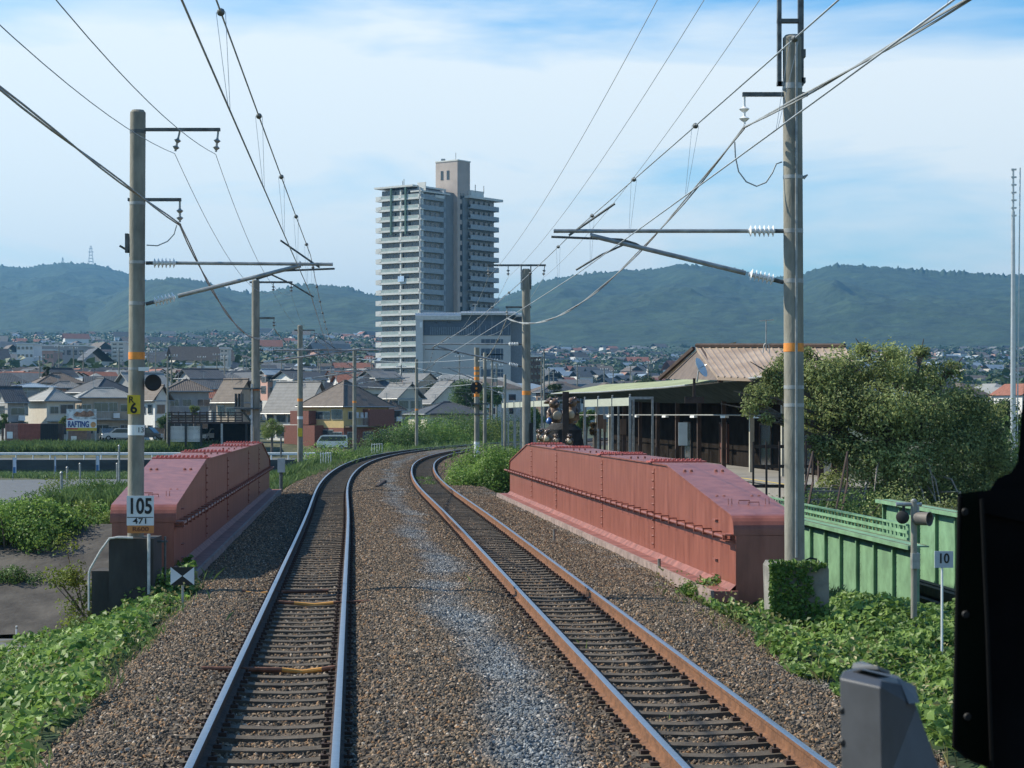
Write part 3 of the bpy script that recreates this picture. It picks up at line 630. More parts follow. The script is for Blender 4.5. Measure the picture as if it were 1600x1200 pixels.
text('R600', .105, mat('brown lettering', (.12, .04, .02), .7), pl, Q(223, 826)+Vector((0, -.205, 0)), sx=1.25)
# its foundation
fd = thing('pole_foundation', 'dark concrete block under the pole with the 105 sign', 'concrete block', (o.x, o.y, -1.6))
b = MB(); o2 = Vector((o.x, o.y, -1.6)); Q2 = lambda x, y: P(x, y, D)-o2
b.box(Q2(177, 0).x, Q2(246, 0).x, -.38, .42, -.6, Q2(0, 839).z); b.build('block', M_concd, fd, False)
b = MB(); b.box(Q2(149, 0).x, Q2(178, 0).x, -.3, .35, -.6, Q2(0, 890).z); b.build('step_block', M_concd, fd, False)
M_cond = mat('pale conduit', (.5, .5, .47), .5, var=.2, scale=10)
b = MB(); b.tube([Q2(215, 838), Q2(190, 837.5), Q2(179, 839), Q2(165, 858), Q2(149, 886), Q2(147, 893), Q2(147, 950)], .019, 8, M=Matrix.Translation((0, -.42, 0))); b.build('bent_conduit', M_cond, fd)
b = MB(); b.tube([Q2(239.5, 832), Q2(239.5, 925)], .026, 8, M=Matrix.Translation((0, -.42, 0))); b.build('straight_conduit', M_cond, fd)
b = MB(); b.tube([Q2(258, 838), Q2(258, 925)], .02, 8); b.tube([Q2(246, 846), Q2(262, 846)], .02, 6); b.build('earth_cable', M_dsteel, fd)
# bow-tie marker
bt = thing('marker_board', 'small black and white bow-tie board on a short post above the vines', 'sign', P(285, 900, 31.5))
b = MB(); w, h = 37/2*31.5/F, 28/2*31.5/F
b.box(-w, w, 0, .015, -h, h, 0); b.build('board', M_black, bt, False)
b = MB(); b.prism([(-w, -h), (-w, h), (-.004, 0)], -.004, -.001, 'y'); b.prism([(w, -h), (.004, 0), (w, h)], -.004, -.001, 'y'); b.build('white_triangles', mat('sign white', (0,)*3), bt, False)
b = MB(); b.tube([(0, .03, -.9), (0, .03, h)], .02, 6); b.build('post', M_galv, bt)

# right pole 1
D = 29
t, o = mkpole('catenary_pole', 'big concrete pole with orange band rising from the mossy block by the red girder', D, 1238, 55, -.2, .142, .135, 4,
    [(yb(543, D), .12, M_orange, 'orange_band'), (yb(361, D), .06, M_galv, 'steel_band'), (yb(439, D), .06, M_galv, 'steel_band'), (yb(605, D), .05, M_galv, 'steel_band'), (yb(633, D), .05, M_galv, 'steel_band'), (yb(277, D), .05, M_galv, 'steel_band'), (yb(135, D), .08, M_galv, 'steel_band')])
Q = lambda x, y: P(x, y, D)-o
bracket(t, o, D, 1160, 147.5, 1262, [(1163, 150, 198, 0)], .055, .075)
b = MB()
for x0, x1 in ((1214.5, 1220.5), (1247, 1255)):
    b.box(Q(x0, 0).x, Q(x1, 0).x, -.06, .06, Q(0, 134).z, Q(0, -190).z)
for y in (33, -40, -110): b.box(Q(1214, 0).x, Q(1255, 0).x, -.05, .05, Q(0, y+3).z, Q(0, y-3).z)
b.box(Q(1214, 0).x, Q(1240, 0).x, -.06, .06, Q(0, 134).z, Q(0, 128).z); b.box(Q(1240, 0).x, Q(1258, 0).x, -.06, .06, Q(0, 130).z, Q(0, 122).z); b.box(Q(1246, 0).x, Q(1258, 0).x, -.07, .07, Q(0, 90).z, Q(0, 78).z)
b.build('extension_frame', M_dsteel, t, False)
bracket(t, o, D, 1050, -150, 1262, [(1068, -148, -112, 0), (1150, -148, -112, 0), (1240, -148, -112, 0)], .07)
cantilever(t, o, D, 1224, 361, 441, (865, 361), (923, 368), P(900, 423, D), -1)
b = MB(); b.tube([Q(1148, 222), Q(1149, 245), Q(1154, 268), Q(1166, 284), Q(1182, 291), Q(1197, 285), Q(1207, 270), Q(1213, 256), Q(1222, 253)], .01, 6); b.build('jumper_wire', M_cable, t)
b = MB(); b.tube([Q(1255, 278), Q(1262, 273)], [.03, .01], 6); b.tube([Q(1242, 60), Q(1242, 870)], .018, 6, M=Matrix.Translation((.0, -.15, 0))); b.build('conduit_and_step', M_galv, t)
fd = thing('pole_foundation', 'pale concrete block overgrown with ivy under the big pole', 'concrete block', (o.x, o.y, -1)); o2 = Vector((o.x, o.y, -1)); Q2 = lambda x, y: P(x, y, D)-o2
b = MB(); b.prism([(Q2(1196, 0).x, Q2(0, 884).z), (Q2(1200, 0).x, Q2(0, 877).z), (Q2(1284, 0).x, Q2(0, 879).z), (Q2(1288, 0).x, Q2(0, 886).z), (Q2(1289, 0).x, -.3), (Q2(1203, 0).x, -.3)], -.42, .3, 'y'); b.build('block', M_conc, fd, False)
b = MB(); b.tube([Q2(1258, 876), Q2(1266, 872), Q2(1276, 874), Q2(1280, 878)], .014, 6); b.build('cable_loop', M_black, fd)

# further poles: label, D, px, ytop, zbase, orange y, [brackets], [cantilever], track side
def farpole(label, D, px, ytop, zb, oy, br=(), ca=None, extra=None, r=.16, lean=0):
    t, o = mkpole('catenary_pole', label, D, px, ytop, zb, r, r*.92, lean, [(yb(oy, D), .16, M_orange, 'orange_band')] if oy else [])
    for x0, y, x1, dr in br: bracket(t, o, D, x0, y, x1, dr, .07, .07)
    if ca: cantilever(t, o, D, *ca)
    return t, o
t, o = farpole('concrete pole with a platform of fittings behind the shaded girder', 77, 399.5, 437, -.4, 0, [(390, 441, 457, [(427, 442, 456, 0), (455, 442, 458, 0)]), (398, 497, 429, [(428, 498, 512, 0)])],
    (406, 547, 567, (592, 547), (562, 545), T(77, -TC, 4.72), 1))
Q = lambda x, y: P(x, y, 77)-o
b = MB()
for y in (607, 638): b.box(Q(366, 0).x, Q(408, 0).x, -.3, .3, Q(0, y+1.5).z, Q(0, y-1).z)
for x in (368, 373, 378): b.box(Q(x, 0).x, Q(x+1.5, 0).x, -.25, .25, Q(0, 636).z, Q(0, 615).z)
b.tube([Q(377, 640), Q(400, 668)], .05, 6); b.build('equipment_platform', M_dsteel, t, False)
b = MB(); b.tube([Q(394.5, 600), Q(394.5, 692)], .04, 6, M=Matrix.Translation((0, -.2, 0))); b.build('conduit', M_cond, t)
b = MB(); b.lathe([(.17, 0), (.17, .09)], Q(399, 610), 12); b.build('orange_band', M_orange, t)
t, o = farpole('concrete pole with a small yellow plate near the orange brick house', 115, 469, 508, -.6, 625, [(460, 516, 492, [(491, 517, 527, 0)])], (473, 579, 593, (600, 579), (575, 578), T(115, -TC, 4.75), 1))
Q = lambda x, y: P(x, y, 115)-o
b = MB(); b.box(Q(466, 0).x, Q(473, 0).x, -.2, -.17, Q(0, 682).z, Q(0, 669).z); b.build('yellow_plate', M_yel, t, False)
b = MB(); b.lathe([(.165, 0), (.165, .16)], Q(469, 655), 12); b.build('white_band', M_white, t)
farpole('thin concrete pole in front of the shaded brick wall', 152, 554, 543, -.7, 628, [(548, 552, 572, [])], (557, 590, 600, (640, 590), (625, 589), T(152, -TC, 4.8), 1), r=.15)
farpole('far concrete pole rising from bushes beside the outer track', 184, 651, 561, -.7, 640, (), (653, 595, 607, (700, 595), (690, 594), T(182, -TC, 4.8), 1), r=.15)
t, o = farpole('concrete pole with an orange band at the far end of the red girder', 78, 822, 420, -.5, 614, [(762, 414.5, 853, [(763, 416, 432, 0), (794, 416, 432, 0), (851, 416, 432, -2)]), (790, 480, 830, [(792, 481, 496, 0)])],
    (815, 537.5, 573, (660, 537.5), (684, 542), T(78, TC, 4.75), -1), r=.17, lean=1)
Q = lambda x, y: P(x, y, 78)-o
b = MB()
for x in (813.5, 828.5): b.box(Q(x, 0).x, Q(x+1.8, 0).x, -.1, .1, Q(0, 452).z, Q(0, 414).z)
b.build('bracket_leg', M_dsteel, t, False)
b = MB(); b.box(Q(828, 0).x, Q(833, 0).x, -.2, .2, Q(0, 694).z, Q(0, 661).z); b.build('meter_box', M_black, t, False)
farpole('slim concrete pole just beyond the striped signal post', 119, 757.5, 551, -.5, 0, (), (754, 574.5, 598, (690, 574.5), (700, 575), T(119, TC, 4.75), -1), r=.11)
farpole('far concrete pole seen past the slim pole by the station fence', 150, 789, 585, -.5, 0, (), (788, 604, 616, (745, 604), (750, 603), T(150, TC, 4.8), -1), r=.11)

# striped signal post
D = 112; base = PZ(745, D, -.3); o = Vector(base); t = thing('railway_signal', 'round black signal on a post striped orange and black at the inside of the curve', 'signal', o)
Q = lambda x, y: P(x, y, D)-o
b = MB(); zt1 = Q(0, 543).z; b.tube([(0, 0, -.4), (0, 0, zt1)], .145, 14); b.build('post', M_pole, t)
b = MB()
for y in (578, 586, 594, 612, 620): b.lathe([(.149, 0), (.149, .17)], Q(745, y), 14)
b.build('orange_stripes', M_orange, t)
b = MB(); b.lathe([(.16, 0), (.16, 1.05)], Q(745, 720), 12); b.build('white_sleeve', M_white, t)
b = MB(); b.lathe([(.31, 0), (.33, .03), (.33, .05), (.05, .06)], Q(744.5, 606)+Vector((0, -.2, 0)), 24, axis=(0, -1, 0)); b.build('signal_disc', M_black, t)
b = MB()
for y in (600, 607, 614): b.lathe([(.06, 0), (.055, .03)], Q(744.5, y)+Vector((0, -.27, 0)), 12, axis=(0, -1, 0))
b.build('signal_lens', M_orange, t)
b = MB(); b.box(Q(736, 0).x, Q(766, 0).x, -.4, .4, Q(0, 632).z, Q(0, 630).z); b.box(Q(741, 0).x, Q(756, 0).x, -.2, .2, Q(0, 648).z, Q(0, 646).z); b.build('service_platform', M_dsteel, t, False)

# ------------------------------------------------------------------ wires
def wire(p, q, sag, r, n=26):
    p, q = Vector(p), Vector(q); return [p.lerp(q, k/n)+Vector((0, 0, -4*sag*(k/n)*(1-k/n))) for k in range(n+1)]
def trackwire(s0, s1, u, z0, z1, sag, n=24):
    return [Vector(T(s0+(s1-s0)*k/n, u*0+u, z0+(z1-z0)*k/n-4*sag*(k/n)*(1-k/n))) for k in range(n+1)]
def straightwire(s0, s1, u0, u1, z0, z1, sag, n=24):
    a, b_ = Vector(T(s0, u0, z0)), Vector(T(s1, u1, z1)); return wire(a, b_, sag, 0, n)
def catenary(label, tc, sups, st, cf=1, zm=5.36, zc=4.72):
    t = thing('overhead_wire', label, 'overhead wire', (0, 0, 0), 0, 'contact lines above the tracks')
    cw, mw, dr = MB(), MB(), MB(); clamp = MB(); clamp.lathe([(.01, -.04), (.021, -.022), (.027, 0), (.021, .022), (.01, .04)], (0, 0, 0), 10, axis=(0, 1, 0)); clamp = clamp.build('wire_clamp', M_dsteel, t); first = True
    dr.tube([(-.03, 0, 0), (-.005, 0, -1)], .0022, 4, cap=False); dr.tube([(.03, 0, 0), (.005, 0, -1)], .0022, 4, cap=False); drp = dr.build('dropper_wire', M_wire)
    for i, (a, c) in enumerate(zip(sups[:-1], sups[1:])):
        w0 = straightwire(a, c, tc+st[i], tc+st[i+1], zm, zm, .05 if i == 0 else .22, 40); c0 = straightwire(a, c, tc+st[i]*(cf if i == 0 else 1), tc+st[i+1], zc, zc, .03, 40)
        mw.tube(w0, .0065, 5, cap=False); cw.tube(c0, .0065, 5, cap=False)
        for k in range(2, 40, 4):
            o = clamp if first else clamp.copy()
            if not first: COL.objects.link(o); o.parent = t
            first = False; o.location = w0[k]
            d = drp if drp.parent is None else drp.copy()
            if drp.parent is not None: COL.objects.link(d)
            v = c0[k]-w0[k]; d.parent = t; d.location = w0[k]; d.scale = (1, 1, v.length); d.rotation_euler = Vector((0, 0, 1)).rotation_difference(-v).to_euler()
    cw.build('contact_wire', M_wire, t); mw.build('messenger_wire', M_wire, t)
catenary('contact wire with messenger and hangers above the dark track', -TC, [-12, 34, 77, 115, 152, 184, 215], [-.3, 0, 0, 0, 0, 0, 0], .6)
catenary('contact wire with messenger and hangers above the orange rusty track', TC, [-14, 29, 78, 119, 150, 185, 215], [-.35, 0, 0, 0, 0, 0, 0], 2)
def line(name, label, spans, r, cat='cable', twin=0, m=None, grp=None):
    b = MB()
    for p, q, sg in spans:
        w = wire(p, q, sg, r)
        if twin:
            for k in (-1, 1): b.tube([v+Vector((twin*k*math.sin(i*.9), 0, twin*k*math.cos(i*.9))) for i, v in enumerate(w)], r, 6, cap=False)
        else: b.tube(w, r, 6, cap=False)
    o = b.build(name, m or M_cable); tag(o, label, cat, grp); return o
Lf = P(281, 351, 34); L2 = P(428, 513, 77); L3 = P(491, 528, 115)
line('feeder_cable', 'thick twin grey feeder cable sagging between the poles beside the dark track', [(T(-10, -5.4, 6.3), Lf, .25), (Lf, L2, 1.0), (L2, L3, .7), (L3, P(572, 555, 152), .5)], .012, twin=.016)
Rf = P(1163, 199, 29); R2 = P(792, 497, 78)
line('feeder_cable', 'thick twin grey feeder cable sagging from the big pole to the striped signal', [(T(-12, Tn and 4.55, 7.0), Rf, .45), (Rf, R2, 1.12), (R2, P(741, 560, 119), .7)], .0125, twin=.017)
for nm, a, c, e in (('thin wire through the inner insulator of the tall left-hand pole', P(273, 240, 34), P(427, 457, 77), -4.55), ('thin wire through the outer insulator of the bracket above the R6 sign', P(337, 241, 34), P(455, 459, 77), -3.85)):
    line('signal_wire', nm, [(T(-10, e, 7.1), a, 1.0), (a, c, .75), (c, P(491, 520, 115), .5)], .0055, 'wire', m=M_wire)
for nm, a, c in (('thin wire running lowest and steepest to the far bracket past the tower', P(763, 433, 78), PZ(1070, 29, 9.35)), ('thin wire running up to the frame top above the big pole', P(794, 433, 78), PZ(1150, 29, 9.35)), ('thin wire crossing behind the white insulator of the big pole', P(850, 433, 78), PZ(1238, 29, 9.3))):
    w = wire(a, c, .45, 0); c = Vector(c)
    line('signal_wire', nm, [(a, c, .45), (c, c+Vector((3.2, -41, -.2)), .6), (a, Vector(a)+Vector((-2.6, 42, -.6)), .5)], .006, 'wire', m=M_wire)
# span wires among the far poles on the curve
line('span_wire', 'wire sagging across the curve between the far poles', [(P(557, 560, 152), P(754, 560, 119), .25), (P(651, 575, 184), P(789, 592, 150), .2)], .012, 'wire', m=M_wire)
line('span_wire', 'wire joining the far poles below the grey building', [(P(557, 603, 152), P(742, 600, 112), .2), (P(470, 590, 115), P(651, 604, 184), .3)], .012, 'wire', m=M_wire)
# small signal, post and 10 sign near the green girders
D = 27.5; base = PZ(1428, D, -.45); o = Vector(base); t = thing('small_signal', 'grey post with two hooded signal lamps in front of the green girders', 'signal', o); Q = lambda x, y: P(x, y, D)-o
b = MB(); b.tube([(0, 0, -.5), Q(1428, 781)], .042, 12); b.build('post', M_pole, t)
b = MB(); b.lathe([(.05, 0), (.02, .03)], Q(1428, 783), 10); b.tube([Q(1400, 788), Q(1440, 788)], .028, 8); b.tube([Q(1434, 786), Q(1434, 805)], .022, 8)
b.build('crossarm', M_galv, t); b = MB(); b.box(Q(1424, 0).x, Q(1436, 0).x, -.07, .07, Q(0, 888).z, Q(0, 864).z); b.build('junction_box', M_galv, t, False)
b = MB(); b.lathe([(.07, 0), (.09, .02), (.09, .2), (.098, .22), (.085, .22), (.07, .08)], Q(1430, 810)+Vector((0, 0, 0)), 18, axis=(.75, -.66, 0)); b.build('lamp_hood', mat('grey brown paint', (.13, .115, .1), .6, var=.3), t)
b = MB(); b.lathe([(.02, 0), (.085, .02), (.09, .06), (.075, .07)], Q(1412, 808)+Vector((0, .02, 0)), 18, axis=(-.4, -1, 0)); b.tube([Q(1412, 790), Q(1412, 800)], .02, 6); b.build('dark_lamp', M_black, t)
D = 25.5; t = thing('speed_sign', 'white sign reading 10 on a thin white post at the edge of the vines', 'sign', PZ(1472, D, -.6)); o = PZ(1472, D, -.6); Q = lambda x, y: P(x, y, D)-o
b = MB(); b.box(Q(1460, 0).x, Q(1489, 0).x, -.02, 0, Q(0, 887).z, Q(0, 861).z); pl = b.build('plate', mat('sign pale grey', (.4, .43, .47), .6, var=.1), t, False)
text('10', .17, M_black, pl, Q(1474, 873)+Vector((0, -.023, 0)), sx=.85, bold=.003)
b = MB(); b.tube([(0, .01, -.4), Q(1472, 868)], .015, 8); b.build('post', M_white, t)
# small trackside things
D = 80; o = PZ(439, D, -1.2); t = thing('cable_box', 'small pale box on a dark post beyond the shaded girder', 'box', o); Q = lambda x, y: P(x, y, D)-o
b = MB(); b.box(Q(434, 0).x, Q(445, 0).x, -.1, .1, Q(0, 738).z, Q(0, 716).z); b.build('case', mat('pale grey box', (.4, .41, .4), .6), t, False)
b = MB(); b.tube([(0, 0, -.2), Q(439, 730)], .07, 8); b.tube([Q(439, 715), Q(439, 684)], .035, 8); b.build('post', M_dsteel, t)
for px, D, h, lb in ((487, 90, .25, 'small white marker stub in grass beyond the shaded girder'), (26, 60, 0, 'thin white post beside the underpass road')):
    o = PZ(px, D, -1.0 if not h == 0 else -4.0); t = thing('marker_post', lb, 'post', o); b = MB(); H_ = .55 if h == 0 else .7
    b.tube([(0, 0, -.3), (0, 0, H_)], .03 if h == 0 else .07, 8); b.build('shaft', M_white, t); b = MB(); b.lathe([(.032 if h == 0 else .075, 0), (.032 if h == 0 else .075, .06)], (0, 0, H_-.09), 8); b.build('grey_band', M_galv, t)
# railings along the outer edge of the curve
for px0, px1, D, lb in ((501, 517, 118, 'short white railing in bushes before the brick wall'), (581, 597, 165, 'short white railing half hidden by the big bush')):
    o = PZ(px0, D, ZY(732 if D < 150 else 711, D)); t = thing('white_railing', lb, 'railing', o); w = (px1-px0)*D/F; b = MB()
    for k in range(5): b.tube([(w*k/4, 0, -.4), (w*k/4, 0, .95)], .022, 6); b.build if 0 else None
    b.build('upright_bars', M_white, t); b = MB(); b.tube([(0, 0, .85), (w, 0, .9)], .02, 6); b.tube([(0, 0, .2), (w, 0, .25)], .02, 6); b.build('cross_rail', M_white, t)
for px, s, lb in ((866, 47, 'short grey peg in the stones by the far half of the red girder'), (1030, 37.4, 'short grey peg in the stones by the red girder')):
    D = s; o = PZ(px, D-.2, 0); b = MB(); zz = ZY(790 if px < 900 else 878, D)-0; b.tube([(0, 0, -.25), (0, 0, .12)], [.035, .03], 8); k = b.build('boundary_peg', M_conc); k.location = o; tag(k, lb, 'peg')
# ------------------------------------------------------------------ hills
M_hill = mat('wooded hillside', (.012, .032, .018), .95, var=.45, scale=.02, col2=(.04, .07, .03), lo=.3, hi=.7, coords='World', detail=12, bump=1.0, bscale=.03)
M_hill.node_tree.nodes['Bump'].inputs['Distance'].default_value = 9
def hills(name, D0, Dc, sil, seed, spur=.22, n=760, m=80, back=1.15, foot=None):
    """a range whose crest stands Dc metres away; its skyline is given as (pixel x, pixel y)"""
    xs = np.linspace(sil[0][0], sil[-1][0], n); ys = np.interp(xs, [p[0] for p in sil], [p[1] for p in sil])
    k = np.ones(9)/9; ys = np.convolve(np.pad(ys, 4, 'edge'), k, 'valid')
    tx = (xs-800)/F; hc = HC+(YH-ys)*Dc/F; tree = np.maximum(0, fbm(xs*.33, xs*0, seed+2, 2))*8+fbm(xs*1.2, xs*0, seed+2, 2)*4
    q = np.unique(np.concatenate([np.linspace(0, back, m-10), np.linspace(.95, 1.05, 11)]))[:m]; A, B = np.meshgrid(tx, q, indexing='ij'); D = D0+(Dc-D0)*B; X = A*D; H0 = plain(X, D)
    r = np.where(B <= 1, B, 1-(B-1)*1.5); prof = r**.85*(1-.12*np.sin(r*np.pi)); w = np.sin(np.clip(B, 0, 1)*np.pi)
    ridge = 1-np.abs(fbm(X/620+D/2600, D/1500, seed+5, 4))*2.0; ridge2 = 1-np.abs(fbm(X/170, D/330, seed+9, 4))*2
    Z = H0-6+(hc[:, None]-H0)*prof+w*(hc[:, None])*(spur*.8*(ridge-.55)+.045*(ridge2-.6))+fbm(X/30, D/40, seed+3, 3)*3.5*np.clip(w+.1, 0, 1)+(tree[:, None])*np.exp(-((B-1)/.03)**2)
    V = np.stack([X, D, Z], -1).reshape(-1, 3); m = len(q); i = np.arange(n-1)[:, None]*m+np.arange(m-1)[None]
    return npmesh(name, V, np.stack([i, i+m, i+m+1, i+1], -1).reshape(-1, 4), M_hill, None, True, 'structure')
hills('far_mountain', 3600, 6200, [(-500, 470), (-250, 440), (-60, 420), (0, 412), (40, 415), (70, 410), (100, 407), (150, 410), (200, 424), (260, 446), (330, 470), (420, 500), (600, 540), (800, 560)], 3, .16)
hills('middle_mountain', 2900, 4600, [(-450, 545), (0, 541), (60, 524), (120, 496), (180, 458), (215, 436), (250, 432), (290, 430), (330, 438), (370, 450), (400, 456), (440, 446), (470, 441), (500, 441), (540, 444), (562, 452), (585, 456), (620, 462), (700, 470), (760, 468), (800, 474), (900, 500), (1000, 540)], 21, .24)
hills('near_mountain', 3000, 4900, [(600, 560), (700, 500), (760, 470), (800, 455), (845, 436), (900, 426), (960, 420), (1020, 417), (1060, 409), (1100, 412), (1150, 416), (1185, 426), (1215, 430), (1255, 424), (1290, 412), (1320, 409), (1380, 413), (1430, 417), (1500, 421), (1560, 426), (1620, 424), (1750, 432), (2000, 450), (2200, 470)], 47, .24)
hills('foothill', 2300, 3300, [(820, 590), (880, 572), (950, 556), (1040, 548), (1120, 540), (1200, 532), (1300, 540), (1380, 546), (1480, 542), (1560, 548), (1700, 560), (1900, 580)], 63, .1, n=420, m=50)
# two lattice masts on the skyline
for px, y0, y1, D, lb in ((142, 384, 410, 6200, 'lattice pylon on the summit beside the high ridge'), (98, 402, 410, 6200, 'small mast cluster on the summit ridge')):
    b = MB(); o = P(px, y1+4, D); h = (y1-y0+4)*D/F; w = h*.13
    for sx in (-1, 1):
        for sy in (-1, 1): b.tube([(sx*w, sy*w, 0), (sx*w*.2, sy*w*.2, h)], .55, 4)
    for k in range(1, 6): z = h*k/6; ww = w*(1-.8*k/6); b.box(-ww*(2.2 if k > 3 else 1), ww*(2.2 if k > 3 else 1), -ww, ww, z, z+1.2)
    k = b.build('lattice_pylon', M_galv); k.location = o; tag(k, lb, 'pylon')

# ------------------------------------------------------------------ haze
hz = MB(); hz.box(-9500, 9500, -480, 11000, -12, 560); hz = hz.build('haze', bpy.data.materials.new('air'), None, False, kind='stuff')
m = hz.data.materials[0]; m.use_nodes = True; m.node_tree.nodes.clear(); vp = m.node_tree.nodes.new('ShaderNodeVolumePrincipled'); vo = m.node_tree.nodes.new('ShaderNodeOutputMaterial')
vp.inputs['Color'].default_value = (.2, .5, .8, 1); vp.inputs['Density'].default_value = .0001; vp.inputs['Anisotropy'].default_value = .3; m.node_tree.links.new(vp.outputs[0], vo.inputs['Volume'])
tag(hz, 'thin blue air between the railway and the mountains', 'haze')
# the plain must stay inside the haze; it is wider than the box only beyond what one can see

# ------------------------------------------------------------------ tower block
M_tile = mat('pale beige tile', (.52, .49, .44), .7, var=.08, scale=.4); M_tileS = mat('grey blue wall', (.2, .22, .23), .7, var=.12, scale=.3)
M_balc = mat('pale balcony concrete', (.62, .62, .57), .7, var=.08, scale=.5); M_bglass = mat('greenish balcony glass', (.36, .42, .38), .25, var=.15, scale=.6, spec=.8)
M_pink = mat('pinkish core tile', (.44, .37, .32), .75, var=.08, scale=.4); M_dgreen = mat('dark green pillar', (.05, .12, .1), .6)
M_rib = mat('standing seam metal', (.5, .52, .52), .4, .5, var=.1, stretch=(1, .1, 1))
DT = 572; fh = 2.95; ZT0 = -2.0; NF = 23
def tower():
    c = PZ(657, DT, ZT0); t = thing('apartment_tower', 'very tall pale apartment tower with balconies on every floor', 'apartment tower', c)
    a = Vector((-.8, .6, 0)); r = Vector((.6, .8, 0))         # along the lit face (to the far left), along the shaded face
    W = 15.2; top = ZY(290, DT)-ZT0
    nA, nR = Vector((-.6, -.8, 0)), Vector((.8, -.6, 0))
    def slab(b, o, du, dv, lu, lv, z0, z1, mi=0):
        p = [o, o+du*lu, o+du*lu+dv*lv, o+dv*lv]; b.prism([(q.x, q.y) for q in p][::1], z0, z1, 'z', mi)
    def wing(o, u, v, lu, lv, H, nm):
        b = MB(); slab(b, o, u, v, lu, lv, 0, H); return b.build(nm, [M_tileS], t, False)
    O = Vector((0, 0, 0))
    wing(O+a*.9+r*.9, a, r, W-1.2, W, top-.6, 'wall')
    OB = Vector((12.0, 13.5, 0)); topB = ZY(305, DT+12)-ZT0
    wing(OB+a*.6, a, r, 12, 14.6, topB-.5, 'wall')
    bB = MB()
    # core shaft with its own openings
    ZC = ZY(252, DT+14)-ZT0; oc = Vector((10.0, 12.4, 0)); cu = Vector((-.8, .6, 0)); cv = Vector((.6, .8, 0))
    b = MB(); slab(b, oc, cu, cv, 8, 5.8, 0, ZC); core = b.build('core_shaft', M_pink, t, False)
    b = MB(); slab(b, oc-cu*.15-cv*.15, cu, cv, 8.3, 6.1, ZC, ZC+.35); b.build('shaft_cap', M_balc, core, False)
    for k in range(2):
        p = oc+cu*(3.0+2.2*k); q = Vector((p.x, p.y, 0)); b = MB(); slab(b, q-cv*.08, cu, cv, .9, .07, ZC-5.2, ZC-2.6); b.build('shaft_window', M_glass, core, False)
    for f in range(NF):
        z = 1.4+f*fh
        b = MB(); p = oc+cv*1.2; n = Vector((.8, -.6, 0)); slab(b, p+n*.06, cv, n*-1, 1.9, .04, z, z+1.8); b.build('shaft_window', M_glass, core, False)
    for f in range(NF):
        z = 3.4+f*fh-fh
        if z < 0: continue
        # lit face: balcony slab with glazed rail between piers, windows set back
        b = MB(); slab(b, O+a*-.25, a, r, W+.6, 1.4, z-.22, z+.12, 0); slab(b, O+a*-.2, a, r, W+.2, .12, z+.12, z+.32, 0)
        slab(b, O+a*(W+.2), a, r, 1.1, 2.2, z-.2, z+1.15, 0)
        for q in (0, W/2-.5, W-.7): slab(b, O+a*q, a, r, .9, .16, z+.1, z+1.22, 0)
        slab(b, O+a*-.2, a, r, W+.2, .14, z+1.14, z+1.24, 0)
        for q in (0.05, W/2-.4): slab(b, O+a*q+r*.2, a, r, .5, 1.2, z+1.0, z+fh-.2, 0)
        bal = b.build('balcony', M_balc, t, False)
        b = MB()
        for q, l in ((.9, W/2-1.4), (W/2+.4, W/2-1.1)): slab(b, O+a*q+r*.03, a, r, l, .06, z+.32, z+1.14)
        b.build('balcony_glass', M_bglass, bal, False)
        b = MB()
        for q in np.arange(1.4, W-1.5, 2.3):
            if abs(q-W/2+.7) < .7: continue
            slab(b, O+a*q+r*.86+nA*0, a, r, 1.7, .05, z+.25, z+2.25)
        b.build('window_row', M_glass, t, False)
        # shaded face
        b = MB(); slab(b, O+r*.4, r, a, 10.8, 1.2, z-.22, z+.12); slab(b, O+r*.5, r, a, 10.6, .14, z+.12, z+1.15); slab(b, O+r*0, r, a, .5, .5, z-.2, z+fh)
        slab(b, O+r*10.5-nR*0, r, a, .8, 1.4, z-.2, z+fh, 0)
        b.build('side_balcony', mat('shade-toned balcony', (.3, .34, .36), .7, var=.1), t, False)  # pale balcony concrete recoloured dark blue-grey to carry the face's shade
        b = MB()
        for q in np.arange(1.2, 10, 2.2): slab(b, O+r*q+nR*.0+a*.86, r, a, 1.5, .05, z+1.0, z+2.3)
        b.build('side_window_row', M_glass, t, False)
    for f in range(NF-1):
        z = 2.6+f*fh-.5
        b = MB(); slab(b, OB+nR*1.1+r*1.5, r, nR*-1, 13.2, 1.1, z-.2, z+.1); slab(b, OB+nR*1.1+r*1.5, r, nR*-1, 13.2, .12, z+.1, z+1.1)
        slab(b, OB+r*14.2+nR*.2, r, nR*-1, 1.8, 3.4, z-.2, z+1.15)
        b.build('rear_balcony', mat('shade-toned balcony', (0,)*3), t, False)  # same shade-darkened concrete colour on the rear wing
        b = MB()
        for q in np.arange(2.2, 14, 2.4): slab(b, OB+nR*.06+r*q, r, nR*-1, 1.5, .05, z+.3, z+2.1)
        b.build('rear_window_row', M_glass, t, False)
    b = MB()
    for q in (5.1, 10.4): slab(b, O+a*q+nA*.25, a, r, .55, .4, top-4*fh-1.5, top+.1)
    b.build('green_pillar', M_dgreen, t, False)
    b = MB(); slab(b, O+a*2.6+nA*.3-r*.0, a, r, W-1, 15, top, top+.5); slab(b, O+a*-.3, a, r, 4, 13, top-1.6, top-1.2); slab(b, O+a*-.2+r*2, a, r, 3, .2, top-1.2, top+1.2); slab(b, O+a*-.2+r*6.5, a, r, 3, 4, top-2.8, top-2.0)
    b.build('roof_slab', M_balc, t, False)
    b = MB(); slab(b, OB+nR*1.0+a*-.0+r*1.2, r, nR*-1, 15.8, 13, topB-.5, topB+.2); slab(b, OB+r*3, r, nR*-1, 6, 5, topB+.2, topB+1.9); b.build('rear_roof_slab', M_balc, t, False)
    b = MB()
    for p in (O+a*6, O+a*9+r*3, OB+r*5, OB+r*9): b.tube([Vector((p.x, p.y, top)), Vector((p.x, p.y, top+2.2))], .12, 5)
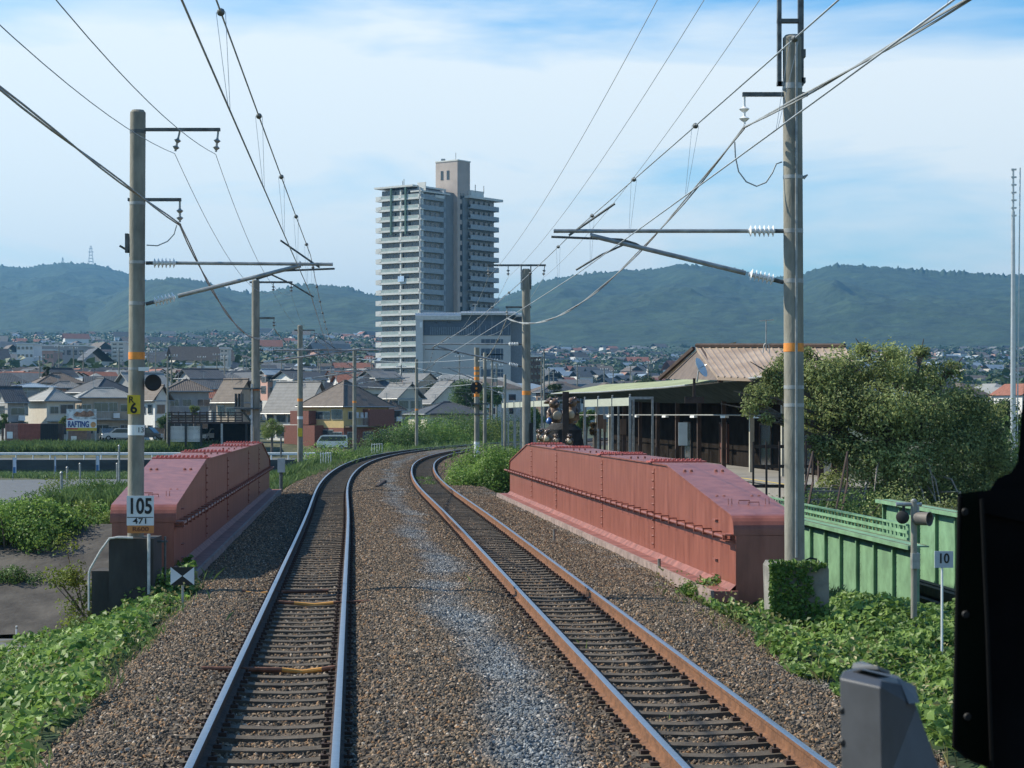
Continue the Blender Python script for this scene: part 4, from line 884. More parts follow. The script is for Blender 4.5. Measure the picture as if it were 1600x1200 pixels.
    pc = oc+cu*2.2+cv*2; b.tube([Vector((pc.x, pc.y, ZC)), Vector((pc.x, pc.y, ZC+2.6))], .1, 5); pc = oc+cu*6+cv*1; b.box(pc.x-.6, pc.x+.6, pc.y-.6, pc.y+.6, ZC+.3, ZC+1.0)
    b.build('rooftop_mast', M_galv, t, False)
    b = MB(); p = O+a*8+nA*.3; slab(b, Vector((p.x, p.y, 0)), a*-1, r, 2.2, .05, 47-8.85-ZT0+2.0, 48-8.85-ZT0+2.6); b.build('laundry', mat('pale blue cloth', (.45, .6, .75), .9), t, False)
tower()
# ------------------------------------------------------------------ grey hall in front of it
def hall():
    D = 470; o = PZ(650, D, -2); t = thing('grey_hall', 'big grey windowless hall with ribbed metal roof edges at the foot of the tower', 'building', o); Q = lambda x, y, d=0: P(x, y, D+d)-o
    Mw = mat('grey hall panels', (.48, .47, .44), .8, var=.07, scale=.3); Mc = mat('dark blue louvre band', (.075, .1, .13), .6, var=.15)
    X = lambda px: Q(px, 0).x
    Z = lambda py: Q(0, py).z
    b = MB(); b.box(X(661), X(798), 0, 30, -1, Z(500)); b.build('front_wall', Mw, t, False)
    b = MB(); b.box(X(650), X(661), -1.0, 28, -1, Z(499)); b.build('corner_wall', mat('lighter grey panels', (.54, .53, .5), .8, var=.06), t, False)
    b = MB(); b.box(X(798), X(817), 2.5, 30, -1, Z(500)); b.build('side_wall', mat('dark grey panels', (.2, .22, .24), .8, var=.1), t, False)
    b = MB(); b.box(X(661)+.1, X(798)-.05, -.12, 0, Z(524), Z(501)); b.build('louvre_band', Mc, t, False)
    b = MB(); x = X(672)
    while x < X(740): b.box(x, x+.16, -.22, -.12, Z(523), Z(511)); x += .42
    while x < X(796): b.box(x, x+.14, -.2, -.12, Z(523), Z(509)); x += 1.3
    b.build('louvre_slats', mat('blue grey slat', (.2, .24, .27), .6), t, False)
    def eave(x0, x1, yt, ybm, nm):
        b = MB(); z0, z1 = Z(ybm), Z(yt); x0, x1 = X(x0), X(x1); h = z1-z0
        b.prism([(-.9, z0), (-.95, z0+h*.55), (-.6, z0+h*.9), (.2, z1), (28, z1), (28, z0), (0, z0)], x0, x1, 'x')
        x = x0
        while x < x1: b.box(x, x+.09, -1.02, -.8, z0, z0+h*.6); b.box(x, x+.09, -.7, .1, z1-.25*h, z1+.04); x += .62
        b.build(nm, M_rib, t, False)
    eave(649, 661, 489, 499, 'metal_eave'); eave(661, 720.5, 488.5, 500, 'metal_eave'); eave(720, 806, 486.5, 492.5, 'metal_eave'); eave(806, 817, 489, 495, 'metal_eave')
    b = MB(); b.box(X(720), X(805), .3, 25, Z(494), Z(491)); b.box(X(720), X(800), -.1, 0, Z(502), Z(492)); b.build('fascia', mat('dark fascia', (.05, .07, .085), .5), t, False)
    for y0, y1 in ((538, 530), (555, 544.5), (562, 553), (590, 577)):
        b = MB(); b.box(X(752), X(786), -.1, 0, Z(y0), Z(y1)); w = b.build('window', Mc, t, False); b = MB(); x = X(752)+.8
        while x < X(786): b.box(x, x+.12, -.16, -.1, Z(y0), Z(y1)); x += 1.2
        b.build('window_bars', M_galv, w, False)
    b = MB(); b.box(X(656), X(660), -1.06, -1.0, Z(512), Z(504)); b.build('small_window', M_white, t, False)
    for x in (682, 701, 742):
        b = MB(); b.lathe([(.02, -.25), (.26, -.15), (.3, 0), (.26, .15), (.02, .25)], Q(x, 503)+Vector((0, -.4, 0)), 10); b.build('round_lamp', M_dsteel, t)
    b = MB(); b.tube([Q(742, 489)+Vector((0, 4, 0)), Q(742, 473)+Vector((0, 4, 0))], .1, 6); b.tube([Q(738, 474)+Vector((0, 4, 0)), Q(746, 474)+Vector((0, 4, 0))], .08, 6); b.build('antenna', M_galv, t)
hall()

# ------------------------------------------------------------------ station
M_roofg = mat('yellow green canopy sheet', (.3, .32, .17), .8, var=.25, scale=.6); M_fascia = mat('blue grey fascia', (.055, .07, .07), 1, var=.2, spec=0)
M_tan = mat('tan metal roof', (.33, .24, .17), .6, var=.16, scale=.5, col2=(.4, .31, .23)); M_brown = mat('dark brown wood', (.06, .038, .028), .8, var=.35, scale=2)
M_dk = mat('station interior brown', (.02, .017, .015), 1, spec=0, var=.4, scale=.8); M_plat = mat('platform paving', (.24, .225, .2), .9, var=.15, scale=2)
SA = math.atan(-.0986); so = Vector((9.6, 70, 0)); sdir = Vector((-.0986, 1, 0)).normalized(); sper = Vector((sdir.y, -sdir.x, 0))
MS = lambda z=0: None
def sthing(name, label, cat, a=0, c=0, z=0, group=None):
    p = so+sdir*a+sper*c; return thing(name, label, cat, (p.x, p.y, z), math.atan(.0986), group)
# local frame: +y along the platform, +x away from the tracks
b = MB(); b.box(-1.2, 3, -5, 62, -1.2, .42)
t = sthing('station_platform', 'long paved platform with a yellow line behind the red girder', 'platform'); b.build('platform_slab', M_plat, t, False)
b = MB(); b.box(-.8, -.62, -5, 62, .42, .424); b.build('yellow_line', mat('yellow line paint', (.6, .42, .08), .8, var=.2), t, False)
b = MB(); b.box(-1.26, -1.02, -5, 62, .42, .46); b.build('edge_stone', M_conc, t, False)
t = sthing('station_canopy', 'long low platform canopy with yellow-green roof and dark fascia', 'canopy')
zc = ZY(583, 70); zf = ZY(614.5, 140)
def zcan(y): return np.interp(y, [-14, 0, 25, 48, 70], [zc+.35, zc, zc-.13, zc-.1, zf])
ys = list(np.linspace(.5, 70, 30))
b = MB()
for a_, c_ in zip(ys[:-1], ys[1:]):
    za, zb2 = zcan(a_), zcan(c_)
    b.add([(0, a_, za), (3.6, a_, za+.6), (3.6, c_, zb2+.6), (0, c_, zb2), (0, a_, za-.05), (3.6, a_, za+.54), (3.6, c_, zb2+.54), (0, c_, zb2-.05)], [(0, 1, 2, 3), (7, 6, 5, 4), (0, 3, 7, 4), (1, 5, 6, 2)])
b.build('roof_sheet', M_roofg, t, False)
b = MB()
for a_, c_ in zip(ys[:-1], ys[1:]):
    za, zb2 = zcan(a_)-.07, zcan(c_)-.07; h = np.interp(a_, [-14, 0, 30, 70], [1.0, .95, .85, .3]); h2 = np.interp(c_, [-14, 0, 30, 70], [1.0, .95, .85, .3])
    b.add([(-.02, a_, za), (-.02, c_, zb2), (1.3, c_, zb2-h2*.8), (1.3, a_, za-h*.8), (3.6, c_, zb2-h2*.8), (3.6, a_, za-h*.8)], [(0, 1, 2, 3), (3, 2, 4, 5)])
b.build('soffit', M_fascia, t, False)
b = MB(); b.tube([(-.06, y, zcan(y)-.03) for y in ys], .04, 6); b.build('gutter', M_galv, t)
for y in np.arange(1.2, 68, 5.6):
    b = MB(); b.box(1.2, 1.38, y, y+.18, .42, zcan(y)-.5); b.build('column', M_brown if int(y) % 3 else mat('cream column', (.42, .4, .33), .7), t, False)
b = MB(); b.tube([(1.0, y, 2.72) for y in (-6, 68)], .03, 6); b.build('lamp_rail', M_galv, t)
for y in (4, 10, 16.5, 23.5, 31, 40, 50, 60):
    b = MB(); b.box(.92, 1.08, y-.5, y+.5, 2.6, 2.7); b.build('lamp', M_white, t, False)
t = sthing('station_building', 'dark brown station building with a tan metal gable roof', 'station', 0, 2.9)
b = MB(); b.box(-.15, .1, 4, 62, .42, 3.9); b.build('front_wall', M_dk, t, False)
D_ = 84
b = MB(); p = [P(1083, 547, D_), P(1310, 549, D_+1), P(1240, 590, D_-6), P(1040, 592, D_-1)]
inv = (Matrix.Translation(t.location) @ Matrix.Rotation(t.rotation_euler.z, 4, 'Z')).inverted()
def L3(x, y, D): return inv @ P(x, y, D)
r0, r1 = L3(1088, 548, 86), L3(1320, 549, 80); e0, e1 = L3(1040, 590, 82)+Vector((0, 0, 0)), L3(1250, 596, 74); h0, h1 = r0+Vector((4, 5.5, -1.6)), r1+Vector((4, 5.5, -1.6))
b = MB(); e0 = L3(1122, 594, 78); e1 = L3(1352, 602, 72)
b.add([r0, r1, e1, e0, r0+Vector((0, 0, .12)), r1+Vector((0, 0, .12)), e1+Vector((0, 0, .12)), e0+Vector((0, 0, .12))], [(0, 1, 2, 3), (7, 6, 5, 4), (0, 3, 7, 4), (3, 2, 6, 7), (4, 5, 1, 0), (1, 5, 6, 2)])
for k in range(22):
    q = k/21; a_, c_ = r0.lerp(r1, q)+Vector((0, 0, .13)), e0.lerp(e1, q)+Vector((0, 0, .13)); b.tube([a_, c_], .035, 4)
b.build('roof_slope', M_tan, t, False)
b = MB(); g0 = L3(1040, 592, 88); b.add([r0, e0, g0, r0+Vector((.1, .4, 0)), g0+Vector((.1, .4, 0))], [(0, 1, 2)]); b.build('gable_wall', mat('brown boarded gable', (.13, .1, .08), .8), t, False)
b = MB(); b.tube([r0+Vector((-.15, -.2, .1)), g0+Vector((-.3, -.2, 0))], .1, 4); b.tube([r0+Vector((.25, .1, .1)), e0+Vector((.1, 0, 0))], .13, 4); b.tube([r0+Vector((0, 0, .22)), r1+Vector((0, 0, .22))], .09, 6); b.build('verge_board', M_brown, t, False)
b = MB(); b.add([r0+Vector((0, .1, 0)), g0+Vector((-.2, .1, 0)), g0+Vector((3, 6, .5)), r0+Vector((3, 6, .6))], [(0, 1, 2, 3)]); b.build('far_roof_slope', M_tan, t, False)
b = MB(); p = L3(1197, 548, 79); b.tube([p, p+Vector((0, 0, 1.2))], .025, 6); b.tube([p+Vector((-.12, 0, -.1)), p+Vector((-.08, 0, .22)), p+Vector((0, 0, .3)), p+Vector((.1, 0, .22)), p+Vector((.14, 0, -.1))], .02, 6); b.tube([p+Vector((-.25, 0, 1.15)), p+Vector((.3, 0, 1.2))], .02, 5); b.build('antenna', M_galv, t)
b = MB(); p = L3(1092, 576, 77); M_ = Matrix.Translation(p) @ Matrix.Rotation(rad(60), 4, 'Y') @ Matrix.Rotation(rad(30), 4, 'X'); b.lathe([(.4, .12), (.3, .05), (.02, 0)], (0, 0, 0), 18, M=M_); b.tube([(0, 0, 0), (0, 0, .35)], .02, 5, M=M_); b.tube([p, p+Vector((-.05, .1, -.5))], .03, 5); b.build('satellite_dish', M_rib, t)
for y, w, col in ((5, 1.6, 0), (8, 1.5, 0), (15, 2.2, 0), (24, 1.8, 1), (33, 2, 0)):
    b = MB(); b.box(-.22, -.15, y, y+w, .5, 2.3); d = b.build('door', [M_glass, mat('red brown door', (.12, .045, .03), .7)][col], t, False); b = MB(); b.box(-.26, -.22, y, y+.06, .45, 2.35); b.box(-.26, -.22, y+w-.06, y+w, .45, 2.35); b.box(-.26, -.22, y, y+w, 2.3, 2.38); b.build('door_frame', M_brown, d, False)
for px, y, w, h, D, lb, m in ((1067, 660, 14, 36, 80, 'narrow pale notice board under the canopy', M_rib), (1085, 620, 30, 10, 77, 'brown hanging sign board under the canopy', M_brown), (938, 648, 9, 22, 105, 'small brown box sign on a post behind the white frames', M_wood), (974, 655, 9, 24, 97, 'tall brown box sign among the white frames', M_wood), (945, 655, 5, 20, 101, 'slim brown plank sign between the frame posts', M_wood)):
    o = P(px, y+h/2, D); t = thing('notice_board', lb, 'sign', o); w_ = w*D/F; h_ = h*D/F; b = MB(); b.box(-w_/2, w_/2, -.05, .03, -h_/2, h_/2); b.build('board', m, t, False)
    b = MB(); b.box(-.05, .05, .03, .12, -h_/2-(0 if y < 630 else 1.7), h_/2+(.7 if y < 630 else 0)); b.build('post', M_brown, t, False)
# cabinets, brown lattice fence by the near end of the platform
o = P(1222, 742, 62); t = thing('brown_fence', 'dark brown gate and fence at the near end of the platform by the pole', 'fence', (o.x, o.y, .42)); b = MB()
for k in range(5): b.box(-.9+.4*k, -.84+.4*k, 0, .06, -.2, 1.5)
b.build('fence_post', M_brown, t, False); b = MB(); [b.box(-.9, .9, .06, .1, z, z+.1) for z in (.1, .7, 1.3)]; b.build('fence_rail', M_brown, t, False)
# steel steps beside the pole
o = PZ(1275, 58, -1.2); t = thing('steel_stairs', 'dark steel stairs behind the big pole and tree', 'stairs', o, rad(-20))
for k in range(8): b = MB(); b.box(-.5, .5, .26*k, .26*k+.24, .24*k, .24*k+.04); b.build('tread', M_dsteel, t, False)
for x in (-.52, .5): b = MB(); b.tube([(x, 0, 0), (x, 2.1, 1.95)], .04, 4); b.tube([(x, 0, .9), (x, 2.1, 2.85)], .03, 6); b.tube([(x, 0, 0), (x, 0, .9)], .03, 6); b.tube([(x, 2.1, 1.9), (x, 2.1, 2.85)], .03, 6); b.build('handrail', M_brown, t)
# white frames (box frames of steel posts with a pale board between each pair)
def frames(label, Ds, z1):
    t0 = thing('frame_row', label, 'frame_row', (0, 0, 0)); pr = None
    for D in Ds:
        X = 15.0-.0986*D; z0 = -.3; b = MB(); b.box(X-.06, X+.06, D-.06, D+.06, z0, z1); b.build('post', M_galv, t0, False); b = MB(); b.box(X+1.0, X+1.1, D-.05, D+.05, z0, z1); b.box(X, X+1.1, D-.03, D+.03, z1-.12, z1); b.build('rear_post', M_galv, t0, False)
        b = MB(); b.lathe([(.05, z1), (.03, z1+.06), (.06, z1+.1), (.01, z1+.13)], (X, D, 0), 6); b.build('post_cap', M_galv, t0)
        if pr: b = MB(); b.box(-.03, .03, 0, 1, z1-.42, z1-.04); k = b.build('pale_board', mat('pale cream board', (.36, .38, .31), .7, var=.08), t0, False); k.location = (pr[0], pr[1]+.08, 0); k.scale = (1, D-pr[1]-.16, 1); k.rotation_euler = (0, 0, math.atan2(pr[0]-X, D-pr[1]))
        pr = (X, D)
frames('row of four steel posts with cream boards before the dark platform', (96, 101.6, 106.6, 111.8), ZY(622, 104))
frames('longer row of steel posts with cream boards behind the second concrete pole', (128, 132.5, 137, 141.5, 146, 150.5, 155, 160), ZY(627, 145))
# ------------------------------------------------------------------ ceramic raccoon-dog statues by the platform
M_cer = mat('brown glazed ceramic', (.07, .045, .03), .3, var=.6, scale=3, col2=(.26, .15, .08), spec=.6); M_cream = mat('cream ceramic belly', (.55, .43, .28), .35, var=.15, spec=.6); M_hat = mat('straw hat ceramic', (.1, .06, .035), .5, var=.3)
M_rock = mat('dark garden rock', (.03, .028, .026), .9, var=.4, scale=3, bump=.5)
def statue(px, ybot, hpx, D, rz, label, hatm=True):
    o = P(px, ybot, D); h = hpx*D/F; k = h/1.0; t = thing('animal_statue', label, 'statue', o, rz, 'ceramic animal statues by the platform')
    b = MB(); S = Matrix.Diagonal((k, k*.92, k, 1))
    b.lathe([(.10, 0), (.2, .03), (.25, .15), (.27, .28), (.24, .42), (.17, .54), (.13, .58), (.17, .62), (.19, .70), (.17, .79), (.11, .86), (.03, .89)], (0, 0, 0), 18, M=S)
    b.lathe([(.02, 0), (.075, .03), (.06, .09), (.025, .13)], (0, -.14, .68), 10, axis=(0, -1, -.1), M=S)
    for s in (-1, 1):
        b.lathe([(.045, 0), (.05, .05), (.01, .1)], (s*.12, 0, .83), 8, axis=(s*.5, 0, 1), M=S)
        b.tube([(s*.16, 0, .52), (s*.27, -.06, .42), (s*.25, -.16, .33)], [.06*1, .055, .045], 8, M=S)
        b.tube([(s*.1, -.02, .08), (s*.13, -.14, .04), (s*.13, -.24, .035)], [.1, .075, .05], 8, M=S)
    b.tube([(.05, .18, .12), (.12, .32, .18), (.1, .36, .34)], [.08, .1, .03], 8, M=S)
    b.build('body', M_cer, t, True, 70)
    b = MB(); b.lathe([(.02, 0), (.13, .02), (.17, .05), (.17, .07)], (0, -.285, .3), 14, axis=(0, 1, .12), M=S); b.build('belly', M_cream, t, True, 60)
    b = MB()
    for s in (-1, 1): b.lathe([(.035, 0), (.02, .02)], (s*.07, -.165, .74), 8, axis=(0, -1, 0), M=S)
    b.lathe([(.02, 0), (.02, .03)], (0, -.275, .69), 8, axis=(0, -1, 0), M=S); b.build('eyes_and_nose', M_black, t)
    if hatm: b = MB(); b.lathe([(.25, .79), (.24, .8), (.13, .9), (.02, .96)], (0, .09, 0), 18, M=S @ Matrix.Rotation(-.22, 4, 'X')); b.build('hat', M_hat, t)
for a in ((866, 664, 47, 92, .5, 'tallest statue in a hat on the dark rock by the timber post'), (893, 662, 46, 90, -.3, 'orange-bellied statue standing to the other side of the timber post'),
          (844, 690, 22, 86, .4, 'small statue at the end nearest the concrete pole'), (855, 694, 26, 84, -.2, 'pale-bellied small statue beside the smallest one'), (869, 694, 18, 85, .3, 'tiny statue below the tallest one'), (890, 696, 20, 85, 0, 'tiny statue below the orange-bellied one'), (849, 683, 15, 88, .9, 'smallest statue peering over the pale-bellied one')):
    statue(*a)
o = PZ(880, 91, -.4); t = thing('garden_rock', 'dark rock mound carrying the two tall statues', 'rock', o); b = MB()
zt1 = ZY(662, 91)+.4
A = np.linspace(0, 2*math.pi, 22, endpoint=False); prof = [(1.1, 0), (1.05, .5), (.95, zt1*.6), (.85, zt1*.9), (.5, zt1), (.05, zt1+.02)]
b.lathe(prof, (0, 0, 0), 18); b.v = [(x*1.0+.12*mnoise.noise(Vector((x*2, y*2, z*3))), y*.7+.1*mnoise.noise(Vector((x*3, z, y*2))), z+.06*mnoise.noise(Vector((y*3, x*3, z)))) for x, y, z in b.v]; b.build('rock', M_rock, t, True, 30)
o = PZ(884, 89.6, -.3); t = thing('timber_post', 'dark upright timber post between the two tall statues', 'post', o); b = MB(); b.box(-.14, .14, -.08, .08, 0, ZY(612, 89.6)+.3); b.build('post', M_brown, t, False)
b = MB(); b.box(-.2, .2, -.12, -.08, 1.2, 1.5); b.build('name_board', M_wood, t, False)
b = MB(); o = P(858, 662, 91.5); b.lathe([(.1, 0), (.14, .1), (.1, .22), (.03, .28)], o, 10); tag(b.build('blue_pot', mat('blue glaze', (.05, .14, .35), .3)), 'small blue pot on the rock beside the tallest statue', 'pot')

# ------------------------------------------------------------------ houses
R_ = {'grey': mat('grey tiles', (.15, .15, .145), .7, var=.16, scale=1.5), 'dark': mat('dark slate tiles', (.055, .06, .065), .65, var=.2, scale=1.5), 'brown': mat('brown roof tiles', (.12, .095, .075), .75, var=.18, scale=1.5),
      'red': mat('orange red tiles', (.26, .1, .06), .75, var=.2, scale=1.5), 'blue': mat('blue grey metal roof', (.22, .27, .31), .5, var=.1, scale=1), 'pale': mat('pale grey tiles', (.26, .26, .24), .7, var=.14, scale=1.5)}
for m in R_.values():
    nt = m.node_tree; w = nt.nodes.new('ShaderNodeTexWave'); w.inputs['Scale'].default_value = 1.1; w.bands_direction = 'X'; c = nt.nodes.new('ShaderNodeTexCoord'); nt.links.new(c.outputs['Object'], w.inputs['Vector'])
    bp = nt.nodes.new('ShaderNodeBump'); bp.inputs['Strength'].default_value = .6; bp.inputs['Distance'].default_value = .05; nt.links.new(w.outputs[1], bp.inputs['Height']); nt.links.new(bp.outputs[0], nt.nodes['Principled BSDF'].inputs['Normal'])
W_ = {'cream': mat('cream render', (.6, .55, .46), .85, var=.07), 'white': mat('white render', (.68, .67, .63), .85, var=.06), 'yellow': mat('yellow render', (.52, .38, .17), .85, var=.08), 'brick': mat('red brick wall', (.2, .08, .058), .85, var=.15, scale=6),
      'grey': mat('grey render', (.3, .3, .29), .85, var=.1), 'tan': mat('tan render', (.4, .33, .25), .85, var=.1), 'brown': mat('brown boarding', (.13, .09, .07), .85, var=.2), 'pink': mat('pink render', (.5, .3, .24), .85, var=.1)}
M_sill = mat('aluminium frame', (.4, .4, .39), .5, .4)
def house(label, px, D, zb, w, d, yaw, he, hr, roof='hip', rm='grey', wm='cream', lower=None, nw=(2, 2), floors=2, along='w', group=None, name='house', hang=.55, wins=True):
    """near corner stands at pixel px; front wall runs to the right by w, the sunlit side wall back-left by d"""
    y = rad(yaw); o = PZ(px, D, zb); t = thing(name, label, 'house', o, y, group)
    # local: front wall along +x at y=0, side wall along +y at x=0
    zt1 = he
    b = MB(); zl = he*.46 if lower else 0
    b.box(0, w, 0, d, zl-.6*(not lower), zt1); b.build('wall', W_[wm], t, False)
    if lower: b = MB(); b.box(-.04, w+.04, -.04, d+.04, -.6, zl); b.build('lower_wall', W_[lower], t, False)
    h = hang; b = MB(); x0, x1, y0, y1 = -h, w+h, -h, d+h; z0 = zt1-.05
    if roof == 'hip':
        if w >= d: q = (d/2+h)*.95; r = [(x0+q, (y0+y1)/2, hr), (x1-q, (y0+y1)/2, hr)]; fs = [(0, 1, 5, 4), (1, 2, 5), (2, 3, 4, 5), (3, 0, 4)]
        else: q = (w/2+h)*.95; r = [((x0+x1)/2, y0+q, hr), ((x0+x1)/2, y1-q, hr)]; fs = [(0, 1, 4), (1, 2, 5, 4), (2, 3, 5), (3, 0, 4, 5)]
        vs = [(x0, y0, z0), (x1, y0, z0), (x1, y1, z0), (x0, y1, z0)]+r
        b.add(vs, fs); b.box(x0, x1, y0, y1, z0-.16, z0)
        b.tube([r[0], r[1]], .16, 6); [b.tube([vs[i], r[j]], .1, 5) for i, j in (((0, 0), (1, 1), (2, 1), (3, 0)) if w >= d else ((0, 0), (1, 0), (2, 1), (3, 1)))]
    else:
        if along == 'w':
            ym = (y0+y1)/2; b.add([(x0, y0, z0), (x1, y0, z0), (x1, ym, hr), (x0, ym, hr), (x1, y1, z0), (x0, y1, z0), (x0, y0, z0-.15), (x1, y0, z0-.15), (x1, ym, hr-.15), (x0, ym, hr-.15), (x1, y1, z0-.15), (x0, y1, z0-.15)], [(0, 1, 2, 3), (3, 2, 4, 5), (6, 9, 8, 7), (9, 11, 10, 8), (0, 6, 7, 1), (5, 4, 10, 11), (0, 3, 9, 6), (3, 5, 11, 9), (1, 7, 8, 2), (2, 8, 10, 4)]); b.tube([(x0, ym, hr), (x1, ym, hr)], .14, 6)
        else:
            xm = (x0+x1)/2; b.add([(x0, y0, z0), (x0, y1, z0), (xm, y1, hr), (xm, y0, hr), (x1, y1, z0), (x1, y0, z0), (x0, y0, z0-.15), (x0, y1, z0-.15), (xm, y1, hr-.15), (xm, y0, hr-.15), (x1, y1, z0-.15), (x1, y0, z0-.15)], [(0, 3, 2, 1), (3, 5, 4, 2), (6, 7, 8, 9), (9, 8, 10, 11), (0, 1, 7, 6), (5, 11, 10, 4), (0, 6, 9, 3), (3, 9, 11, 5), (1, 2, 8, 7), (2, 4, 10, 8)]); b.tube([(xm, y0, hr), (xm, y1, hr)], .14, 6)
    b.build('roof', R_[rm], t, False)
    if roof == 'gable':
        b = MB()
        if along == 'w': [b.prism([(0, z0-.1), (d, z0-.1), (d/2, hr-.25)], x, x+.1, 'x') for x in (0, w-.1)]
        else: [b.prism([(0, z0-.1), (w, z0-.1), (w/2, hr-.25)], y_, y_+.1, 'y') for y_ in (0, d-.1)]
        b.build('gable', W_[wm], t, False)
    if wins:
        fhh = he/floors
        for fl in range(floors):
            z = fl*fhh+fhh*.36
            for face, n, L in ((0, nw[0], w), (1, nw[1], d)):
                for k in range(n):
                    c = L*(k+.5)/n+random.uniform(-.25, .25); ww = random.choice((.55, .8, .9)); hh = random.choice((.42, .55))
                    b = MB(); g = MB()
                    if face == 0: b.box(c-ww-.07, c+ww+.07, -.1, 0, z-.07, z+hh*2+.07); g.box(c-ww, c-.03, -.13, -.1, z, z+hh*2); g.box(c+.03, c+ww, -.13, -.1, z, z+hh*2)
                    else: b.box(-.1, 0, c-ww-.07, c+ww+.07, z-.07, z+hh*2+.07); g.box(-.13, -.1, c-ww, c-.03, z, z+hh*2); g.box(-.13, -.1, c+.03, c+ww, z, z+hh*2)
                    wn_ = b.build('window', M_sill, t, False); g.build('pane', M_glass, wn_, False)
        if group:
            b = MB(); x = w*.3; b.tube([(x, d*.5, hr-.3), (x, d*.5, hr+1.1)], .035, 5); [b.box(x-.5, x+.5, d*.5-.02, d*.5+.02, hr+z, hr+z+.03) for z in (.6, .8, 1.0)]; b.build('aerial', M_galv, t, False)
            b = MB(); b.box(w*.62, w*.62+.8, -.45, -.1, fhh*(floors-1)+.15, fhh*(floors-1)+.8); b.build('air_conditioner', M_white, t, False)
            b = MB(); b.tube([(-hang, -hang-.05, zt1-.12), (w+hang, -hang-.05, zt1-.12)], .06, 5); b.tube([(-hang-.05, -hang, zt1-.12), (-hang-.05, d+hang, zt1-.12)], .06, 5); b.tube([(w-.1, -.08, 0), (w-.1, -.08, zt1-.2)], .045, 5); b.build('gutter', M_sill, t, False)
            if floors == 2 and w > 5:
                b = MB(); b.box(w*.12, w*.55, -1.0, 0, fhh-.05, fhh+.1); [b.box(x_, x_+.04, -1.0, -.96, fhh+.1, fhh+1.0) for x_ in np.arange(w*.12, w*.55, .22)]; b.box(w*.12, w*.55, -1.02, -.94, fhh+.98, fhh+1.06); b.build('balcony', M_sill, t, False)
                b = MB(); [b.box(x_, x_+.5, -.9, -.88, fhh+1.0, fhh+1.7) for x_ in np.arange(w*.16, w*.45, .75)]; (b.build('laundry', mat('hanging cloth', (.5, .5, .52), .9, var=.4, scale=1.5), t, False) if random.random() < .5 else None)
        if d > 4:
            b = MB(); b.box(.1, w-.1, -.9, 0, fhh-.15, fhh); b.build('lean_roof', R_[rm], t, False)
    return t
G = 'houses of the near town row'
def hz_(label, px, D, ybase, yeave, yridge, wpx, dpx, yaw, **k):
    """pixel rows and widths turned into metres"""
    zb = ZY(ybase, D); he = (ybase-yeave)*D/F; hr = (ybase-yridge)*D/F
    w = wpx*D/F/max(.2, math.cos(rad(yaw))); d = dpx*D/F/max(.2, math.sin(rad(abs(yaw)))); return house(label, px, D, zb, w, d, yaw, he, hr, group=G, **k)
# front row
hz_('cream house with a pale hipped roof behind the red container', 73, 265, 690, 625, 607, 38, 40, 40, roof='hip', rm='pale', wm='cream', nw=(2, 0))
hz_('two-storey tan house with tiled roof behind the rafting billboard', 128, 268, 690, 620, 606, 72, 20, 24, roof='hip', rm='pale', wm='tan', nw=(4, 1))
hz_('grey house cut by the picture edge with a dark roof', 12, 262, 690, 628, 604, 22, 30, 35, roof='gable', rm='dark', wm='grey', nw=(1, 1))
hz_('white gabled house half hidden by the tall pole', 242, 266, 690, 625, 602, 20, 32, 38, roof='gable', rm='brown', wm='white', along='d', nw=(1, 2))
hz_('grey house with a wide brown roof right of the tall pole', 262, 272, 685, 610, 592, 62, 16, 14, roof='hip', rm='brown', wm='grey', nw=(3, 1))
hz_('house with a steep brown roof behind the wooden deck', 368, 258, 690, 628, 592, 28, 34, 50, roof='gable', rm='brown', wm='tan', along='d', nw=(1, 2))
hz_('long house with a wide grey tiled roof beside the brick house', 478, 262, 690, 645, 596, 36, 68, 50, roof='gable', rm='grey', wm='white', along='d', nw=(1, 4))
t = hz_('yellow and red brick house with a brown hipped roof', 537, 250, 698, 634, 594, 66, 72, 48, roof='hip', rm='brown', wm='yellow', lower='brick', nw=(3, 4))
b = MB(); b.box(-1.3, 0, 4.9, 8.3, 2.7, 4.4); b.build('brick_balcony', W_['brick'], t, False)
b = MB(); b.box(3.2, 7.5, -1.2, 0, 2.5, 4.6); b.build('brick_balcony', W_['brick'], t, False)
b = MB(); b.box(-1.5, 0, 3.6, 9.2, -.6, 2.6); b.build('brick_porch', W_['brick'], t, False)
hz_('beige house with tiled gables behind the far poles', 622, 300, 672, 622, 598, 36, 30, 42, roof='gable', rm='grey', wm='cream', along='d', nw=(2, 2))
hz_('cream house with a dark lower roof below the tower', 676, 310, 672, 630, 594, 62, 22, 30, roof='gable', rm='grey', wm='cream', along='d', nw=(3, 1))
hz_('low dark-roofed house behind the big green bush', 668, 275, 672, 646, 628, 90, 34, 22, roof='hip', rm='dark', wm='cream', nw=(3, 1), floors=1)
hz_('small brown house between the brick house and the bush', 603, 285, 680, 640, 626, 24, 14, 30, roof='hip', rm='brown', wm='brown', nw=(1, 1))
